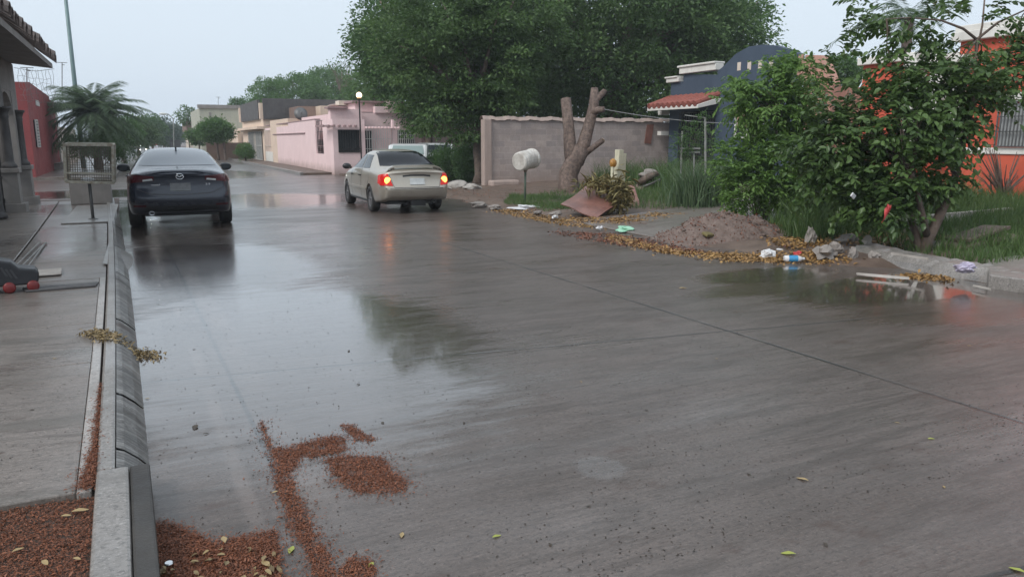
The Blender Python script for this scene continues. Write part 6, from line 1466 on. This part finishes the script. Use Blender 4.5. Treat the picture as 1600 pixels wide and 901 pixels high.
# ------------------------------------------------------------------ red brown litter near the camera
def kpoly(pts, z=0): return [gnd(u, v, z)[:2] for u, v in pts]
def mulch(poly, n, z, lb, name='fine_litter', size=.0115, fuzz=.009, zj=.014, base=None):
    a = polypts(poly, int(n*.8), fuzz*.6); b_ = polypts(poly, int(n*.35), fuzz*3.2); a = a[mask_noise(a, 26)+mask_noise(a, 61)*.6+rng.normal(size=len(a))*.5 > (-.75 if z < .02 else -2)]
    xy = np.concatenate([a, b_]); sz = size*(.55+1.1*rng.random((len(xy), 1))**2)
    o = grains(name, xy, z, sz, 'mulch', .42, zj=zj); tag(o, lb, 'litter', kind='stuff')
pit_poly = [(-1.25, 2.3), (-.295, 2.3), (-.30, 3.60), (-.55, 3.63), (-1.25, 3.62)]
mulch(pit_poly, 42000, .083, 'red brown fine litter filling the tree pit beside the kerb')
mulch(kpoly([(243, 815), (275, 822), (310, 838), (330, 848), (370, 842), (432, 830), (436, 870), (445, 960), (240, 960)]), 30000, .0, 'red brown fine litter on the road against the kerb face', zj=.02)
mulch(kpoly([(410, 655), (425, 700), (450, 700), (480, 690), (520, 680), (540, 686), (538, 706), (505, 712), (470, 716), (455, 740), (462, 770), (480, 800), (490, 830), (520, 870), (530, 930), (500, 930), (478, 860), (452, 830), (446, 790), (432, 760), (428, 720), (404, 662)]), 12500, .0, 'winding trail of red brown fine litter along the road joint', fuzz=.014, zj=.008)
mulch(kpoly([(508, 716), (545, 712), (595, 715), (612, 735), (638, 755), (630, 768), (590, 771), (552, 768), (530, 750)]), 8500, .0, 'oval patch of red brown fine litter on the road', fuzz=.018, zj=.008)
mulch(kpoly([(530, 662), (552, 664), (570, 678), (588, 686), (575, 692), (556, 688)]), 1300, .0, 'smallest patch of red brown litter above the oval patch', fuzz=.008, zj=.006)
mulch(kpoly([(545, 872), (575, 870), (585, 885), (582, 940), (530, 940), (535, 890)]), 2600, .0, 'round red brown litter patch at the bottom of the frame', fuzz=.01, zj=.008)
mulch([(-.345, 3.66), (-.30, 3.66), (-.338, 5.3), (-.345, 5.3)], 2600, .115, 'red brown litter in the gap between pavement and kerb', zj=.02)
mulch(kpoly([(120, 765), (148, 700), (152, 705), (140, 768)], .115), 1100, .118, 'wedge of red brown litter spilling on the pavement corner', zj=.01)
# sparse grit on the road
xy = np.stack([rng.uniform(-.05, 5.5, 5200), 2.2+rng.random(5200)**1.8*11], 1); tag(grains('road_grit', xy, .0, .012, 'grit', .6, zj=.002), 'dark grit sprinkled over the wet road', 'grit', kind='stuff')
xy = np.stack([rng.uniform(-.9, -.45, 260), rng.uniform(3.9, 9, 260)], 1); tag(grains('pavement_grit', xy, .119, .01, 'grit', .6, zj=.001), 'dark grit on the near pavement slabs', 'grit', kind='stuff')
# leaf wad across kerb
poly = kpoly([(128, 528), (150, 520), (200, 528), (243, 533), (238, 543), (205, 540), (160, 538)], .1)
xy = polypts(poly, 800, .03); zz = np.array([.118 if x < -.6 else .135 if x < -.28+kx(y) else .01+.12*max(0, min(1, (-.06+kx(y)-x)/.15)) for x, y in xy])[:, None]
P = np.concatenate([xy, zz+rng.random((800, 1))*.008], 1); d_ = rng.normal(size=P.shape); d_[:, 2] *= .3
tag(leaves('leaf_wad', P, M['leafdead'], None, unit(d_), .034, .4, rng.random(800), jit=.6, up=1.2, fine=True), 'wad of dry leaves washed across the kerb and pavement', 'leaf litter', kind='stuff')
xy = polypts(kpoly([(250, 885), (330, 868), (430, 862), (440, 900), (440, 960), (240, 960)]), 70, .01)
P = np.concatenate([xy, .02+rng.random((70, 1))*.015], 1); d_ = rng.normal(size=P.shape); d_[:, 2] *= .2
tag(leaves('dry_leaf_heap', P, M['leafdead'], None, unit(d_), .035, .5, jit=.3, up=2.5, fine=True), 'dry yellowish leaves gathered on the litter at the bottom edge', 'leaf litter', kind='stuff')

# single fallen leaves: one built with a stem, the others copies
def leafobj():
    T = thing('fallen_leaf', 'single fallen leaf on the wet road', 'leaf', (0, 0, 0)); w = MB()
    prof = [(0, .0), (.2, .55), (.45, 1), (.7, .8), (.9, .35), (1, 0)]
    vs = []
    for t, q in prof: vs += [(-.5*.42*q, t-.5, .08*q+.03*math.sin(t*6)), (0, t-.5, .03*math.sin(t*6)), (.5*.42*q, t-.5, .06*q+.03*math.sin(t*6))]
    w.add([tuple(c*.055 for c in v) for v in vs], [(i*3+j, i*3+j+1, i*3+j+4, i*3+j+3) for i in range(5) for j in range(2)]); bl = w.build('blade', M['leafdry'], T, smooth=True, world=False)
    w = MB(); w.tube([(0, -.026, .001), (0, -.04, .002)], .0008, 4); w.build('stalk', M['bark'], T, world=False); return T, bl
L0, B0 = leafobj(); gm = B0.data.copy(); gm.materials.clear(); gm.materials.append(M['leafgreen']); bmh = B0.data.copy(); bmh.materials.clear(); bmh.materials.append(M['bug'])
spec = [(1067, 450, 0, 1.6), (1254, 748, 0, 1), (1232, 864, 1, 1), (776, 837, 1, .7), (628, 835, 0, .8), (1455, 685, 1, .7), (1402, 660, 0, .5), (908, 596, 0, .5), (545, 548, 2, .7), (305, 667, 2, 1.3), (322, 677, 2, .6), (455, 858, 1, 1), (580, 882, 1, .8),
        (350, 842, 0, 1), (415, 880, 0, 1.1), (430, 768, 0, .6), (57, 820, 0, .7), (103, 805, 0, .7, 1), (28, 858, 0, .7, 1), (70, 878, 0, .8, 1), (125, 797, 0, 1.1, 1), (120, 872, 0, .6, 1), (303, 545, 2, .5), (486, 700, 0, .5), (560, 600, 2, .6), (598, 660, 2, .6),
        (860, 850, 2, .5), (920, 790, 2, .4), (1010, 640, 2, .5), (725, 660, 2, .5), (1120, 560, 0, .4), (1325, 605, 2, .5), (1170, 740, 2, .5), (690, 560, 2, .5), (1515, 540, 0, .6), (1290, 850, 2, .6), (1475, 760, 0, .5), (230, 622, 0, .5), (100, 600, 2, .4, 1), (50, 640, 2, .5, 1), (85, 560, 0, .5, 1), (1590, 890, 1, 1)]
for i, s in enumerate(spec):
    u, v, kind, sc = s[:4]; z = .12 if len(s) > 4 and v < 790 else .10 if len(s) > 4 else .022 if 240 < u < 445 and v > 815 else .003
    o = L0 if i == 0 else copy_tree(L0); p = gnd(u, v, z); o.location = p; o.rotation_euler = (0, 0, random.random()*6.28); o.scale = (sc*1.15,)*3
    if i:
        b_ = [c for c in o.children if c.name.startswith('blade')][0]
        if kind == 1: b_.data = gm
        if kind == 2: b_.data = bmh
    o['label'] = ('small dry yellowish leaf lying flat on the ground', 'small yellow green leaf lying flat on the wet road', 'small dark soaked leaf lying flat on the ground')[kind]
    o['group'] = ('fallen dry leaves', 'fallen yellow green leaves', 'fallen dark leaves')[kind]
# bottle cap
T = thing('bottle_cap', 'round silvery bottle cap on the red brown litter beside the kerb', 'bottle cap', gnd(264, 882, .02)); w = MB(); w.lathe([(0, .012), (.014, .012), (.017, .008), (.017, 0), (.015, 0), (.014, .009), (0, .009)], 20); w.build('cap', M['chrome'], T, smooth=False, world=False)
